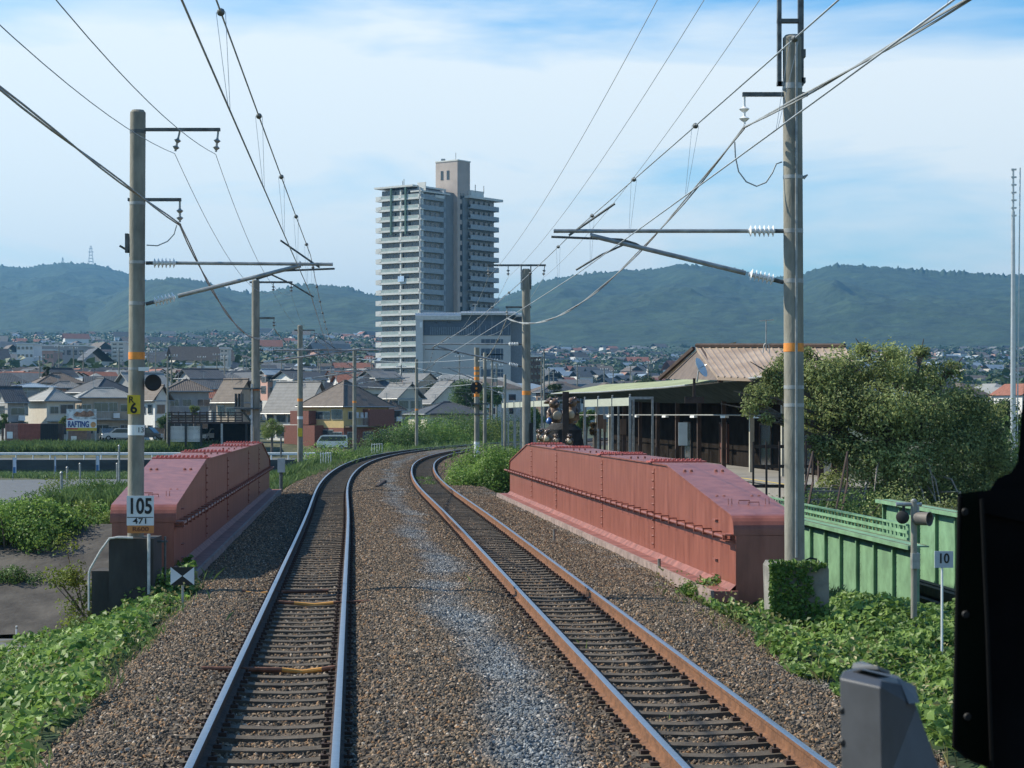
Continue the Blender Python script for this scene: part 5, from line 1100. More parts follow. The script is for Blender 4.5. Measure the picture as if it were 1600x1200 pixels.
# second row, mostly roofs
for a in (('house with a big dark hipped roof above the billboard', 150, 300, 640, 612, 590, 50, 56, 42, 'hip', 'dark', 'grey'), ('house with a pale grey roof touching the tall pole', 208, 310, 640, 605, 582, 50, 38, 40, 'gable', 'pale', 'grey'),
          ('house with a long blue-grey metal roof above the cream house', 20, 305, 640, 604, 598, 58, 22, 20, 'hip', 'blue', 'grey'), ('white gabled house in the second row of roofs', 86, 340, 610, 588, 575, 26, 22, 40, 'gable', 'dark', 'white'),
          ('brown-roofed house beneath the white gabled one', 62, 322, 625, 598, 582, 60, 24, 25, 'hip', 'brown', 'tan'), ('low house with orange wall below the blue-grey roof', 78, 318, 625, 605, 596, 46, 12, 20, 'hip', 'grey', 'pink'),
          ('dark-roofed house behind the two thin town poles', 300, 320, 625, 590, 576, 44, 30, 30, 'gable', 'dark', 'grey'), ('house with a dark flat gable above the deck house', 305, 300, 640, 606, 592, 52, 14, 15, 'gable', 'dark', 'tan'),
          ('house with dark blue roof above the long tiled house', 460, 330, 625, 592, 578, 44, 40, 38, 'gable', 'dark', 'white'), ('house with an orange-lit wall behind the second pole', 418, 335, 620, 585, 577, 24, 14, 30, 'gable', 'blue', 'pink'),
          ('grey-roofed house to the side of the tower foot', 588, 340, 630, 590, 578, 36, 30, 40, 'gable', 'grey', 'white'), ('red-roofed house below the brown roofs', 330, 285, 650, 622, 610, 26, 10, 20, 'gable', 'red', 'grey'),
          ('brown house beside the foot of the station poles', 848, 380, 668, 612, 600, 60, 10, 12, 'hip', 'dark', 'brown')):
    hz_(a[0], *a[1:9], roof=a[9], rm=a[10], wm=a[11], nw=(2, 1), floors=1 if a[3]-a[4] < 30 else 2)
# named bigger buildings further back
def block(label, x0, x1, yt, yb_, D, m, rows=2, cols=4, depth=14, roofm=None):
    o = PZ(x0, D, ZY(yb_, D)-3); t = thing('office_block', label, 'building', o); w = (x1-x0)*D/F; h = (yb_-yt)*D/F+3; b = MB(); b.box(0, w, 0, depth, 0, h); b.build('wall', m, t, False)
    b = MB(); b.box(-.3, w+.3, -.3, depth+.3, h, h+.5); b.build('roof', roofm or M_balc, t, False)
    for r in range(rows):
        for c in range(cols): b = MB(); x = w*(c+.5)/cols; z = 3+(h-3)*(r+.35)/rows; b.box(x-w*.3/cols, x+w*.3/cols, -.12, 0, z, z+(h-3)*.35/rows); b.build('window', M_glass, t, False)
block('white flat-roofed block at the foot of the mountain', 26, 52, 538, 562, 760, W_['white'], 2, 4)
block('long flat grey warehouse beside the white block', 54, 132, 541, 562, 800, W_['grey'], 1, 8, 30, M_balc)
block('slim pale apartment block beside the tall pole', 174, 194, 535, 566, 820, W_['cream'], 5, 2)
block('narrow cream tower house above the town roofs', 344, 356, 545, 566, 700, W_['cream'], 3, 2, 8)
block('long cream shed behind the thin town poles', 310, 346, 575, 584, 480, W_['cream'], 1, 2, 12)
block('dark brown block beside the hall and the concrete pole', 828, 846, 558, 600, 520, W_['brown'], 4, 3)
block('pink gabled hall next to the white block', 66, 84, 548, 566, 720, W_['pink'], 1, 3)
# wooden deck and carport
D = 246; o = PZ(262, D, ZY(692, D)); t = thing('wooden_deck', 'dark timber deck with railings over a carport with pale shutters', 'deck', o, rad(3)); Q = lambda x, y: P(x, y, D)-o
b = MB(); b.box(0, Q(390, 0).x, 0, 6, Q(0, 662).z, Q(0, 659).z); b.build('deck_floor', M_brown, t, False)
for x in (264, 290, 314, 346, 384): b = MB(); b.box(Q(x, 0).x-.12, Q(x, 0).x+.12, 0, .25, -.5, Q(0, 662).z); b.build('post', M_black if x != 346 else M_galv, t, False)
b = MB(); [b.box(0, Q(378, 0).x, -.06, 0, Q(0, y+1.6).z, Q(0, y).z) for y in (644, 648, 652, 656)]; b.build('railing_boards', M_brown, t, False)
b = MB(); [b.box(Q(x, 0).x-.08, Q(x, 0).x+.08, -.12, -.06, Q(0, 660).z, Q(0, 643).z) for x in range(268, 380, 11)]; b.build('railing_posts', M_brown, t, False)
for x0, x1 in ((266, 289), (291, 313)):
    b = MB(); y = 666
    while y < 690: b.box(Q(x0, 0).x, Q(x1, 0).x, .3, .4, Q(0, y+1.3).z, Q(0, y).z); y += 1.9
    b.build('shutter_slats', M_balc, t, False)
b = MB(); b.box(Q(318, 0).x, Q(388, 0).x, 5, 5.3, -.5, Q(0, 662).z); b.build('back_wall', M_dk, t, False)
# containers, billboard, cars
def container(px0, px1, label, m, D=252, yt=662, yb_=690, win=None):
    o = PZ(px0, D, ZY(yb_, D)-.4); t = thing('steel_container', label, 'container', o); w = (px1-px0)*D/F; h = (yb_-yt)*D/F+.4; b = MB(); b.box(0, w, 0, 2.4, 0, h); x = .1
    while x < w-.1: b.box(x, x+.12, -.05, 0, .1, h-.1); x += .26
    b.build('box', m, t, False)
    if win: b = MB(); X0, X1 = [(v-px0)*D/F for v in win]; b.box(X0, X1, -.08, -.05, h*.3, h*.62); b.build('window', M_white, t, False)
container(8, 28, 'weathered pinkish container end with a pale window', mat('faded pink steel', (.3, .16, .13), .8, var=.25), win=(11, 20))
container(28, 63, 'rust-red ribbed container beside the grass bank', mat('container red', (.3, .09, .06), .7, var=.2))
container(63, 91, 'black open container between the red one and the billboard', M_black)
container(104, 136, 'low brown shed with a pale window under the billboard', mat('shed brown', (.24, .17, .14), .85, var=.2), yt=673, win=(111, 120))
b = MB()
D = 250; o = PZ(127, D, ZY(690, D)); t = thing('billboard', 'big billboard reading rafting in blue letters under a river picture', 'billboard', o); Q = lambda x, y: P(x, y, D)-o
Mp = mat('river picture print', (.5, .52, .5), .8, var=.5, scale=1.2, col2=(.75, .76, .74), lo=.42, hi=.6)
b.box(Q(104, 0).x, Q(151, 0).x, -.1, 0, Q(0, 656.5).z, Q(0, 639).z); b.build('picture_panel', Mp, t, False)
b = MB(); pts = [(115, 648), (120, 643), (126, 645), (131, 641.5), (137, 644), (141, 641), (146, 644), (148, 649), (140, 651.5), (128, 651), (119, 651)]; b.prism([(Q(x, y).x, Q(x, y).z) for x, y in pts][::-1], -.13, -.1, 'y'); b.build('printed_raft', mat('raft print', (.3, .16, .1), .8, var=.6, scale=2.5), t, False)
b = MB(); b.prism([(Q(104, 0).x, Q(0, 659).z), (Q(151, 0).x, Q(0, 659).z), (Q(151, 0).x, Q(0, 655).z), (Q(104, 0).x, Q(0, 655.5).z)], -.125, -.1, 'y'); b.prism([(Q(104, 0).x, Q(0, 656).z), (Q(116, 0).x, Q(0, 656).z), (Q(110, 0).x, Q(0, 653).z)], -.14, -.125, 'y', 1); b.build('white_strip', [M_white, mat('print red', (.5, .05, .04), .7)], t, False)
b = MB(); b.box(Q(104, 0).x, Q(151, 0).x, -.12, 0, Q(0, 673).z, Q(0, 668.5).z, 0); b.box(Q(104, 0).x, Q(122, 0).x, -.14, -.12, Q(0, 671).z, Q(0, 669).z, 1); b.box(Q(104, 0).x, Q(151, 0).x, -.12, 0, Q(0, 668.5).z, Q(0, 659).z, 2); b.build('lower_strip', [mat('print yellow', (.6, .42, .05), .7), MATS['print red'], M_white], t, False)
text('RAFTING', 1.02, mat('print blue', (.01, .045, .2), .6), t, Q(123, 663.3)+Vector((0, -.14, 0)), sx=.62, bold=.03, depth=.02)
b = MB(); b.lathe([(.34, 0), (.34, .03)], Q(146, 663.5)+Vector((0, -.12, 0)), 14, axis=(0, -1, 0)); b.build('round_emblem', mat('print orange', (.6, .3, .12), .7), t)
b = MB(); [b.box(Q(x, 0).x-.09, Q(x, 0).x+.09, 0, .18, -.4, Q(0, 640).z) for x in (105, 149.5)]; b.build('post', M_galv, t, False)
def car(label, px, D, zb, L, H, m, rz, van=False):
    t = thing('parked_car', label, 'car', PZ(px, D, zb), rz); w = 1.7
    top = [(-L/2, .35), (-L/2+.05, .8), (-L/2+.9, .92), (-L/2+1.65, H), (L/2-.9, H), (L/2-.15, .95), (L/2, .8), (L/2, .35)] if not van else [(-L/2, .35), (-L/2+.03, 1.0), (-L/2+.45, H-.1), (-L/2+.8, H), (L/2-.1, H), (L/2, 1.0), (L/2, .35)]
    b = MB(); b.prism(top[::-1], -w/2, w/2, 'y'); b.build('body', m, t, True, 30)
    b = MB(); gl = [(-L/2+1.1, .95), (-L/2+1.7, H-.08), (L/2-.95, H-.08), (L/2-.4, .95)] if not van else [(-L/2+.2, 1.05), (-L/2+.6, H-.15), (L/2-.2, H-.15), (L/2-.15, 1.05)]
    b.prism(gl[::-1], -w/2-.01, w/2+.01, 'y'); b.build('side_window', M_glass, t, False)
    b = MB(); p0, p1 = top[2], top[3]; b.add([(p0[0]+.05, -w/2+.1, p0[1]+.02), (p0[0]+.05, w/2-.1, p0[1]+.02), (p1[0]-.02, w/2-.15, p1[1]-.03), (p1[0]-.02, -w/2+.15, p1[1]-.03)], [(0, 1, 2, 3)]); b.v = [(x-.03, y, z+.02) for x, y, z in b.v]; b.build('windscreen', M_glass, t, False)
    for x in (-L/2+.75, L/2-.75):
        for s in (-1, 1): b = MB(); b.lathe([(.31, -.1), (.31, .1)], (x, s*(w/2-.09), .31), 16, axis=(0, 1, 0)); b.lathe([(.18, -.11), (.18, .11)], (x, s*(w/2-.085), .31), 12, 1, axis=(0, 1, 0)); b.build('wheel', [M_black, M_galv], t)
    for s in (-1, 1): b = MB(); b.lathe([(.1, 0), (.06, .05)], (-L/2+.02, s*(w/2-.25), .72), 10, axis=(-1, 0, 0)); b.build('headlight', M_porc, t)
    return t
Mcar = lambda n, c: mat(n, c, .25, .2, var=.03, spec=.6, coat=.6)
zc_ = ZY(688, 256)
car('silver car parked nose to the grass behind the tall pole', 186, 256, zc_, 4.2, 1.5, Mcar('silver paint', (.55, .57, .6)), .25)
car('dark car parked right of the tall pole', 231, 257, zc_, 4.2, 1.6, Mcar('dark paint', (.03, .035, .045)), 2.9)
car('dark green car between the billboard and the silver car', 168, 263, zc_, 4.0, 1.45, Mcar('green grey paint', (.06, .08, .075)), 1.9)
car('white and blue van in front of the red brick house', 519, 240, ZY(697, 240)-.45, 3.6, 1.75, Mcar('white van paint', (.7, .71, .7)), .1, True)
car('white car inside the carport beside the shutters', 322, 251, zc_, 4.0, 1.5, Mcar('white car paint', (.65, .66, .68)), 1.3)
# guard rail, retaining wall
D = 232.5; gz = -2.4
t = thing('guard_rail', 'white guard rail along the upper street', 'guard rail', PZ(0, D, gz)); o = PZ(0, D, gz)
b = MB(); b.prism([(0, .55), (-.06, .62), (0, .7), (-.06, .78), (0, .86), (.03, .86), (.03, .55)], P(-60, 0, D).x-o.x, P(570, 0, D).x-o.x, 'x'); b.build('rail_beam', M_white, t, False)
k = 0
for px in np.arange(-55, 572, 26.6):
    b = MB(); b.tube([((px)*D/F, .08, -.5), ((px)*D/F, .08, .84)], .075, 8); b.build('post', M_white, t)
b = MB(); b.box(P(-120, 0, 231).x, P(585, 0, 231).x, 231.2, 231.9, -4.4, -2.35); tag(b.build('retaining_wall', mat('stained dark wall', (.055, .06, .06), .9, var=.3, scale=.3, stretch=(1, 1, 3))), 'long dark stained retaining wall below the white guard rail', 'wall')
# town poles
TP = [(262, 556, 700, 248, 'thin grey lamp pole'), (268, 553, 0, 300, ''), (92, 540, 0, 380, ''), (62, 556, 0, 380, ''), (115, 542, 0, 420, ''), (130, 550, 0, 450, ''), (186, 545, 0, 400, ''), (232, 548, 0, 400, ''), (243, 545, 0, 420, ''), (315, 556, 0, 430, ''), (339, 552, 0, 430, ''), (351, 555, 0, 400, ''),
      (380, 562, 0, 500, ''), (385, 560, 0, 480, ''), (500, 555, 0, 420, ''), (517, 562, 0, 400, ''), (580, 558, 0, 380, ''), (497, 545, 0, 500, ''), (440, 556, 0, 450, ''), (627, 570, 0, 360, ''), (718, 555, 0, 400, ''), (769, 560, 0, 260, ''), (776, 568, 0, 280, ''),
      (850, 545, 0, 330, ''), (846, 560, 0, 350, ''), (858, 575, 0, 380, ''), (865, 580, 0, 420, ''), (902, 570, 0, 430, ''), (944, 575, 0, 450, ''), (958, 578, 0, 470, ''), (985, 572, 0, 430, ''), (1013, 566, 0, 420, ''), (1017, 564, 0, 420, ''), (1551, 622, 0, 210, ''), (1520, 634, 0, 230, '')]
for i, (px, yt, ybs, D, lb) in enumerate(TP):
    g = ZY(ybs, D) if ybs else float(plain(np.array([(px-800)/F*D]), np.array([float(D)]))[0])-.5
    t = thing('utility_pole', 'slim utility pole with crossarms standing among the distant roofs' if not lb else 'thin plain grey pole in the grass before the wooden deck', 'pole', PZ(px, D, g), random.uniform(-.6, .6), 'utility poles among the town roofs' if not lb else None)
    h = ZY(yt, D)-g; b = MB(); b.tube([(0, 0, 0), (0, 0, h)], [.17, .11], 8); b.build('shaft', M_pole, t)
    if not lb:
        b = MB(); [b.box(-.9, .9, -.05, .05, h-z, h-z+.1) for z in (.4, 1.3)]; b.build('crossarm', M_galv, t, False)
        b = MB(); [b.lathe([(.05, h-.3), (.08, h-.2), (.04, h-.05)], (x, 0, 0), 6) for x in (-.8, -.3, .4, .8)]; b.build('insulator', M_porc, t)
        if i % 3 == 0: b = MB(); b.lathe([(.25, h-3), (.28, h-2.6), (.25, h-2)], (.35, 0, 0), 8); b.build('transformer', M_galv, t)
# tall slender radio mast at the right
D = 160; o = PZ(1583, D, -1.5); t = thing('radio_mast', 'very tall slender pale mast beyond the trees', 'mast', o); Q = lambda x, y: P(x, y, D)-o
b = MB(); b.tube([(0, 0, 0), Q(1583, 330)], [.24, .14], 10); b.build('shaft', M_rib, t); b = MB(); b.tube([(0, 0, 0), Q(1588, 262)], .05, 6, M=Matrix.Translation((.3, 0, 0))); b.tube([Q(1583, 330), Q(1583, 265)], .09, 8); [b.box(Q(1580, 0).x, Q(1588, 0).x, -.1, .1, Q(0, y).z, Q(0, y).z+.12) for y in range(266, 340, 12)]; b.build('antenna', M_rib, t)
# banners on the road side
for px, D, lb in ((20, 205, 'pale blue banner at the road verge nearest the picture edge'), (85, 210, 'thin blue and white banner pole in the verge'), (150, 214, 'white and blue banner before the dark wall')):
    t = thing('banner', lb, 'banner', PZ(px, D, -3.6)); b = MB(); b.tube([(0, 0, -.3), (0, 0, 2.1)], .03, 6); b.build('pole', M_galv, t); b = MB(); w = .35 if px != 85 else .16; b.box(.03, w, -.01, .01, .5, 2.05, 0); b.box(.03, w*.8, -.015, -.01, .5, 1.1, 1); b.build('cloth', [mat('pale cloth', (.5, .56, .62), .9), mat('blue cloth', (.06, .16, .32), .9)], t, False)
for px, yt, D, lb in ((105, 732, 112, 'short grey post at the road bend in the shrubs'), (125, 726, 125, 'grey steel post with a chain beside the road'), (183, 726, 125, 'grey post behind the tall pole at the road edge'), (96, 800, 84, 'slim galvanised post rising from the round bush'), (186, 698, 120, 'tall thin white rod behind the tall pole')):
    g = -4.0 if D > 100 else -1.6; t = thing('road_post', lb, 'post', PZ(px, D, g)); h = ZY(yt, D)-g if D > 84 else 1.9
    b = MB(); b.tube([(0, 0, -.3), (0, 0, h)], .06, 8); b.build('shaft', M_galv, t); b = MB(); b.lathe([(.07, h), (.075, h+.05), (.02, h+.12)], (0, 0, 0), 8); b.build('cap', M_galv, t)

# ------------------------------------------------------------------ the town beyond: single houses to the far slope
def small_house_mesh(w, d, he, hr, wm, rm, gab):
    b = MB(); b.box(-w/2, w/2, -d/2, d/2, -3, he, 0); h = .5; x0, x1, y0, y1 = -w/2-h, w/2+h, -d/2-h, d/2+h
    if gab: b.add([(x0, y0, he), (x1, y0, he), (x1, y1, he), (x0, y1, he), (x0, 0, hr), (x1, 0, hr)], [(0, 1, 5, 4), (2, 3, 4, 5), (0, 3, 2, 1)], 1); b.add([(-w/2, -d/2, he), (-w/2, d/2, he), (-w/2, 0, hr-.2), (w/2, -d/2, he), (w/2, d/2, he), (w/2, 0, hr-.2)], [(0, 2, 1), (3, 4, 5)], 0)
    else: q = d/2; b.add([(x0, y0, he), (x1, y0, he), (x1, y1, he), (x0, y1, he), (x0+q, 0, hr), (x1-q, 0, hr)], [(0, 1, 5, 4), (1, 2, 5), (2, 3, 4, 5), (3, 0, 4), (0, 3, 2, 1)], 1)
    for x in (-w/4, w/4):
        for z in (1, 3.6): b.box(x-.8, x+.8, -d/2-.05, -d/2, z, z+1.1, 2); 
    for z in (1, 3.6): b.box(-w/2-.05, -w/2, -.8, .8, z, z+1.1, 2)
    me_o = b.build('tmp', [W_[wm], R_[rm], M_glass], None, False); me = me_o.data; bpy.data.objects.remove(me_o); return me
random.seed(77)
VM = []
for i in range(18):
    w, d = random.uniform(9, 13), random.uniform(7, 9); VM.append(small_house_mesh(w, d, random.uniform(5, 5.8), random.uniform(7, 8.2), ['cream', 'white', 'grey', 'tan', 'white', 'cream'][i % 6], ['grey', 'dark', 'brown', 'dark', 'grey', 'blue', 'dark', 'brown', 'pale'][i % 9] if i != 13 else 'red', i % 2))
def pz1(x, y): return float(plain(np.array([x]), np.array([y]))[0])
cand = []
def ok_spot(x, y):
    px = 800+F*x/y
    if 560 < px < 850 and y > 440 and y < 640: return False
    if y < 380 and px > 590: return False
    return -60 < px < 1680
y = 345.0
while y < 2950:
    st = 15 if y < 900 else 17+(y-900)*.009; n = int(y*.56/st)
    for k in range(n+1):
        x = -y*.28+k*st+random.uniform(-4, 4); yy = y+random.uniform(-5, 5)
        d_ = .85 if y < 900 else .45+.4*float(fbm(np.array([x/260]), np.array([yy/200]), 33)[0])*2
        if x > 0 and y < 1100: d_ *= .35
        if random.random() < d_ and ok_spot(x, yy): cand.append((x, yy))
    y += st*.95
near = cand[:265]; rest = cand[265:]
for i, (x, yy) in enumerate(near):
    o = bpy.data.objects.new('town_house', random.choice(VM)); COL.objects.link(o); o.location = (x, yy, pz1(x, yy)); o.rotation_euler = (0, 0, rad(random.choice((20, 30, 38, 110, 125))+random.uniform(-6, 6)))
    tag(o, 'small tiled house among many in the crowded middle of the town', 'house', 'small houses of the distant town')
# the remaining far houses, one mass of hundreds
Vs, Fs, Ms = [], [], []; off = 0; mats_ = [W_['white'], W_['cream'], W_['grey'], R_['grey'], R_['dark'], R_['brown'], R_['red'], R_['blue'], W_['pink']]
base = np.array([(-.5, -.5, -.4), (.5, -.5, -.4), (.5, .5, -.4), (-.5, .5, -.4), (-.5, -.5, .65), (.5, -.5, .65), (.5, .5, .65), (-.5, .5, .65), (-.56, 0, 1), (.56, 0, 1), (-.56, -.58, .63), (.56, -.58, .63), (.56, .58, .63), (-.56, .58, .63)])
fq = [(0, 1, 5, 4), (1, 2, 6, 5), (2, 3, 7, 6), (3, 0, 4, 7), (10, 11, 9, 8), (12, 13, 8, 9), (4, 8, 7, 7), (5, 6, 9, 9)]
for x, yy in rest:
    a = rad(random.choice((15, 30, 40, 115))+random.uniform(-10, 10)); c, s_ = math.cos(a), math.sin(a); w, d, h = random.uniform(9, 16), random.uniform(8, 12), random.uniform(6, 9.5)
    if random.random() < .03: w, d, h = w*1.6, d*1.1, h*1.7
    p = base*np.array([w, d, h]); q = np.stack([p[:, 0]*c-p[:, 1]*s_+x, p[:, 0]*s_+p[:, 1]*c+yy, p[:, 2]+pz1(x, yy)], -1); Vs.append(q); Fs.append(np.array([[i+off for i in f] for f in fq[:6]])); off += 14
    wm = random.choice((0, 0, 0, 1, 1, 8)); rm = random.choice((3, 3, 4, 5, 4, 4, 7, 3, 5, 6)); Ms += [wm]*4+[rm]*2
o = npmesh('distant_town', np.concatenate(Vs), np.concatenate(Fs), mats_, None, False, 'stuff', Ms); tag(o, 'hundreds of tiny pale houses on the slope below the mountains', 'town')
print('HOUSES', len(near), len(rest))
# ------------------------------------------------------------------ vegetation
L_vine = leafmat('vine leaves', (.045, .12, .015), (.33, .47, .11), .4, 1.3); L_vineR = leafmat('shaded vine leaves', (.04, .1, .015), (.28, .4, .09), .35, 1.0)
L_tree = leafmat('cherry leaves', (.05, .075, .02), (.46, .52, .2), .45, .45); L_bush = leafmat('bush leaves', (.03, .075, .018), (.17, .26, .07), .35, .35)
L_yel = leafmat('yellow green leaves', (.08, .13, .02), (.25, .3, .06), .4, .8); L_far = leafmat('distant tree leaves', (.018, .04, .016), (.07, .11, .04), .2, .06); L_grass = leafmat('grass blades', (.05, .1, .025), (.2, .28, .09), .3, .8)
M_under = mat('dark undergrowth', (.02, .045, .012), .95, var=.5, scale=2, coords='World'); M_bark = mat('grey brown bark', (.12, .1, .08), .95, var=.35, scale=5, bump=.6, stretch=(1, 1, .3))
def leaves(name, C, nrm, size, m, parent=None, spread=.8, kind=None, lw=.62, rs=RS, droop=0):
    C = np.asarray(C); n = len(C); nn = nrm+spread*rs.normal(size=(n, 3)); nn /= np.linalg.norm(nn, axis=1)[:, None]+1e-9
    t = rs.normal(size=(n, 3)); t[:, 2] -= droop; t -= nn*(t*nn).sum(1)[:, None]; t /= np.linalg.norm(t, axis=1)[:, None]+1e-9; bt = np.cross(nn, t)
    s = (np.asarray(size)*rs.uniform(.6, 1.3, n))[:, None]; f = .18*s*nn
    V = np.stack([C-t*s*.5, C+bt*s*lw*.5+f-t*s*.08, C+t*s*.5, C-bt*s*lw*.5+f-t*s*.08], 1).reshape(-1, 3)
    return npmesh(name, V, np.arange(4*n).reshape(-1, 4), m, parent, False, kind)
def blades(name, X, Y, Z, h, w, m, kind='stuff', parent=None, lean=.35):
    n = len(X); a = RS.uniform(0, 6.28, n); hh = h*RS.uniform(.5, 1.2, n); lx, ly = RS.normal(0, lean, n)*hh, RS.normal(0, lean, n)*hh; dx, dy = np.cos(a)*w, np.sin(a)*w
    V = np.stack([np.stack([X-dx, Y-dy, Z], -1), np.stack([X+dx, Y+dy, Z], -1), np.stack([X+lx*.4+dx*.7, Y+ly*.4+dy*.7, Z+hh*.6], -1), np.stack([X+lx, Y+ly, Z+hh], -1)], 1).reshape(-1, 3)
    return npmesh(name, V, np.arange(4*n).reshape(-1, 4), m, parent, False, kind)
def vinefield(name, label, s0, s1, uf0, uf1, hf, n, size, m, under=True):
    s = s0+(s1-s0)*RS.rand(n)**1.25; q = RS.rand(n); ua, ub = uf0(s), uf1(s); u = ua+(ub-ua)*q; x, y = Tn(s, u)
    h = hf(s, u); g = zt(x, y); g = np.where(np.abs(u) < 5.4, np.maximum(g, zbf(s, u)-.03), g); z = g+h*(.55+.45*RS.rand(n)**.5)+.02
    e = 1e-1; nx = (hf(s, u)-hf(s, u+e))/e; nr = np.stack([np.clip(nx, -1, 1)-.15, np.full(n, -.35), np.full(n, 1.0)], -1)
    o = leaves(name, np.stack([x, y, z], -1), nr, size, m, None, .55, 'stuff', .85); tag(o, label, 'vines')
    if under:  # dark sheet added beneath the leaves so bare ground stays hidden
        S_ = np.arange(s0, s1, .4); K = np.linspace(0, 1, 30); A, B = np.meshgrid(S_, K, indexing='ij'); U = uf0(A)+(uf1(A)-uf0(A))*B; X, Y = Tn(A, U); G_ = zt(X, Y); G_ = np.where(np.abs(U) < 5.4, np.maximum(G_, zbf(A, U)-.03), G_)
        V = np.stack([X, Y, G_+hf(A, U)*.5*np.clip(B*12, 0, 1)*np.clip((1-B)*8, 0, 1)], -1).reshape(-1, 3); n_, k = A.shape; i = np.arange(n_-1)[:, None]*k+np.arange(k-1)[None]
        tag(npmesh('undergrowth', V, np.stack([i, i+1, i+k+1, i+k], -1).reshape(-1, 4), M_under, None, True, 'stuff'), 'opaque dark green sheet under the vines', 'undergrowth')
hL = lambda s, u: np.clip(.16+.32*(fbm(s*.55, u*.6, 41)+.35)+.2*fbm(s*2.1, u*2.1, 42), .06, .7)*np.clip((-u-3.4)/.7, .25, 1)
vinefield('vines', 'bright broad-leaved vines covering the bank beside the dark track', 9, 37.5, lambda s: -3.95+.3*fbm(s*.5, s*0, 4)+.25*fbm(s*2, s*0, 5)-.1, lambda s: -11.5-.0*s-np.maximum(0, 24-s)*.0, hL, 60000, .11, L_vine)
hR = lambda s, u: (1-.75*ss(30.5, 34, s))*np.clip(.2+.42*np.clip((s-20)/10, 0, 1)*np.clip((u-4.3)/1.5, 0, 1)*(.75+.6*fbm(s*.5, u*.5, 51))+.3*(fbm(s*1.1, u*1.1, 52))+.16*fbm(s*3, u*3, 53), .05, 1.3)
vinefield('vines', 'broad-leaved vines heaped between the orange track and the green girder', 9, 34.6, lambda s: np.interp(s, [9, 20, 24, 28, 31, 33, 35], [3.5, 3.7, 3.85, 4.1, 4.25, 4.35, 4.6])+.2*fbm(s*.6, s*0, 14)+.2*fbm(s*2, s*0, 15), lambda s: np.interp(s, [9, 22, 30, 34], [8.5, 8.2, 9.0, 8.6]), hR, 70000, .1, L_vineR)
L_dry = leafmat('dry leaves and stalks', (.1, .1, .03), (.42, .38, .16), .3, 1.2)
for s0, s1, ua, ub, n, lb in ((10, 37, -5.6, -3.7, 2600, 'grass stalks poking through the vines beside the dark track'), (10, 33, 3.6, 6.2, 1500, 'grass stalks poking through the vines beside the orange track')):
    s = RS.uniform(s0, s1, n); u = RS.uniform(ua, ub, n); k = fbm(s*.8, u*1.1, 88) > -.05; s, u = s[k], u[k]; x, y = Tn(s, u); z = np.maximum(zt(x, y), zbf(s, u)-.03)
    tag(blades('grass', x, y, z , .22, .006, L_dry if ua > 0 else L_grass), lb, 'grass')
n = 5000; s = RS.uniform(10, 34, n); u = np.where(RS.rand(n) < .5, RS.uniform(-7, -3.7, n), RS.uniform(3.7, 7, n)); x, y = Tn(s, u); z = np.maximum(zt(x, y), zbf(s, u))+RS.uniform(.05, .45, n)
tag(leaves('fallen_leaves', np.stack([x, y, z], -1), np.array([0, 0, 1.]), .07, L_dry, None, .8, 'stuff'), 'yellowed leaves among the vines', 'leaves')
for s0, s1, ua, ub, n, lb in ((84, 96, TC-.45, TC+.3, 900, 'low weeds between the rails of the orange track'), (14, 60, -5, 5, 500, 'single small weeds in the ballast')):
    s = RS.uniform(s0, s1, n); u = RS.uniform(ua, ub, n); k = fbm(s*.9, u*1.6, 97) > (.0 if n > 600 else .38); s, u = s[k], u[k]; x, y = Tn(s, u)
    tag(blades('grass', x, y, zbf(s, u)-.01, .14, .012, L_grass, lean=.6), lb, 'weeds')
# ivy on the right foundation block
n = 1500; bx0, bx1 = PZ(1197, 29, 0).x, PZ(1288, 29, 0).x
X_ = bx0+(bx1-bx0)*RS.rand(n)**1.5; Zv = -.3+1.0*RS.rand(n); keep = fbm(X_*3, Zv*3, 60)+.55-.7*((X_-bx0)/(bx1-bx0)) > 0; yy = 28.55-.05*RS.rand(n)
tag(leaves('ivy', np.stack([X_, yy, Zv], -1)[keep], np.array([-.2, -1, .4]), .075, L_vineR, None, .5), 'dark ivy climbing the pale foundation block', 'ivy')

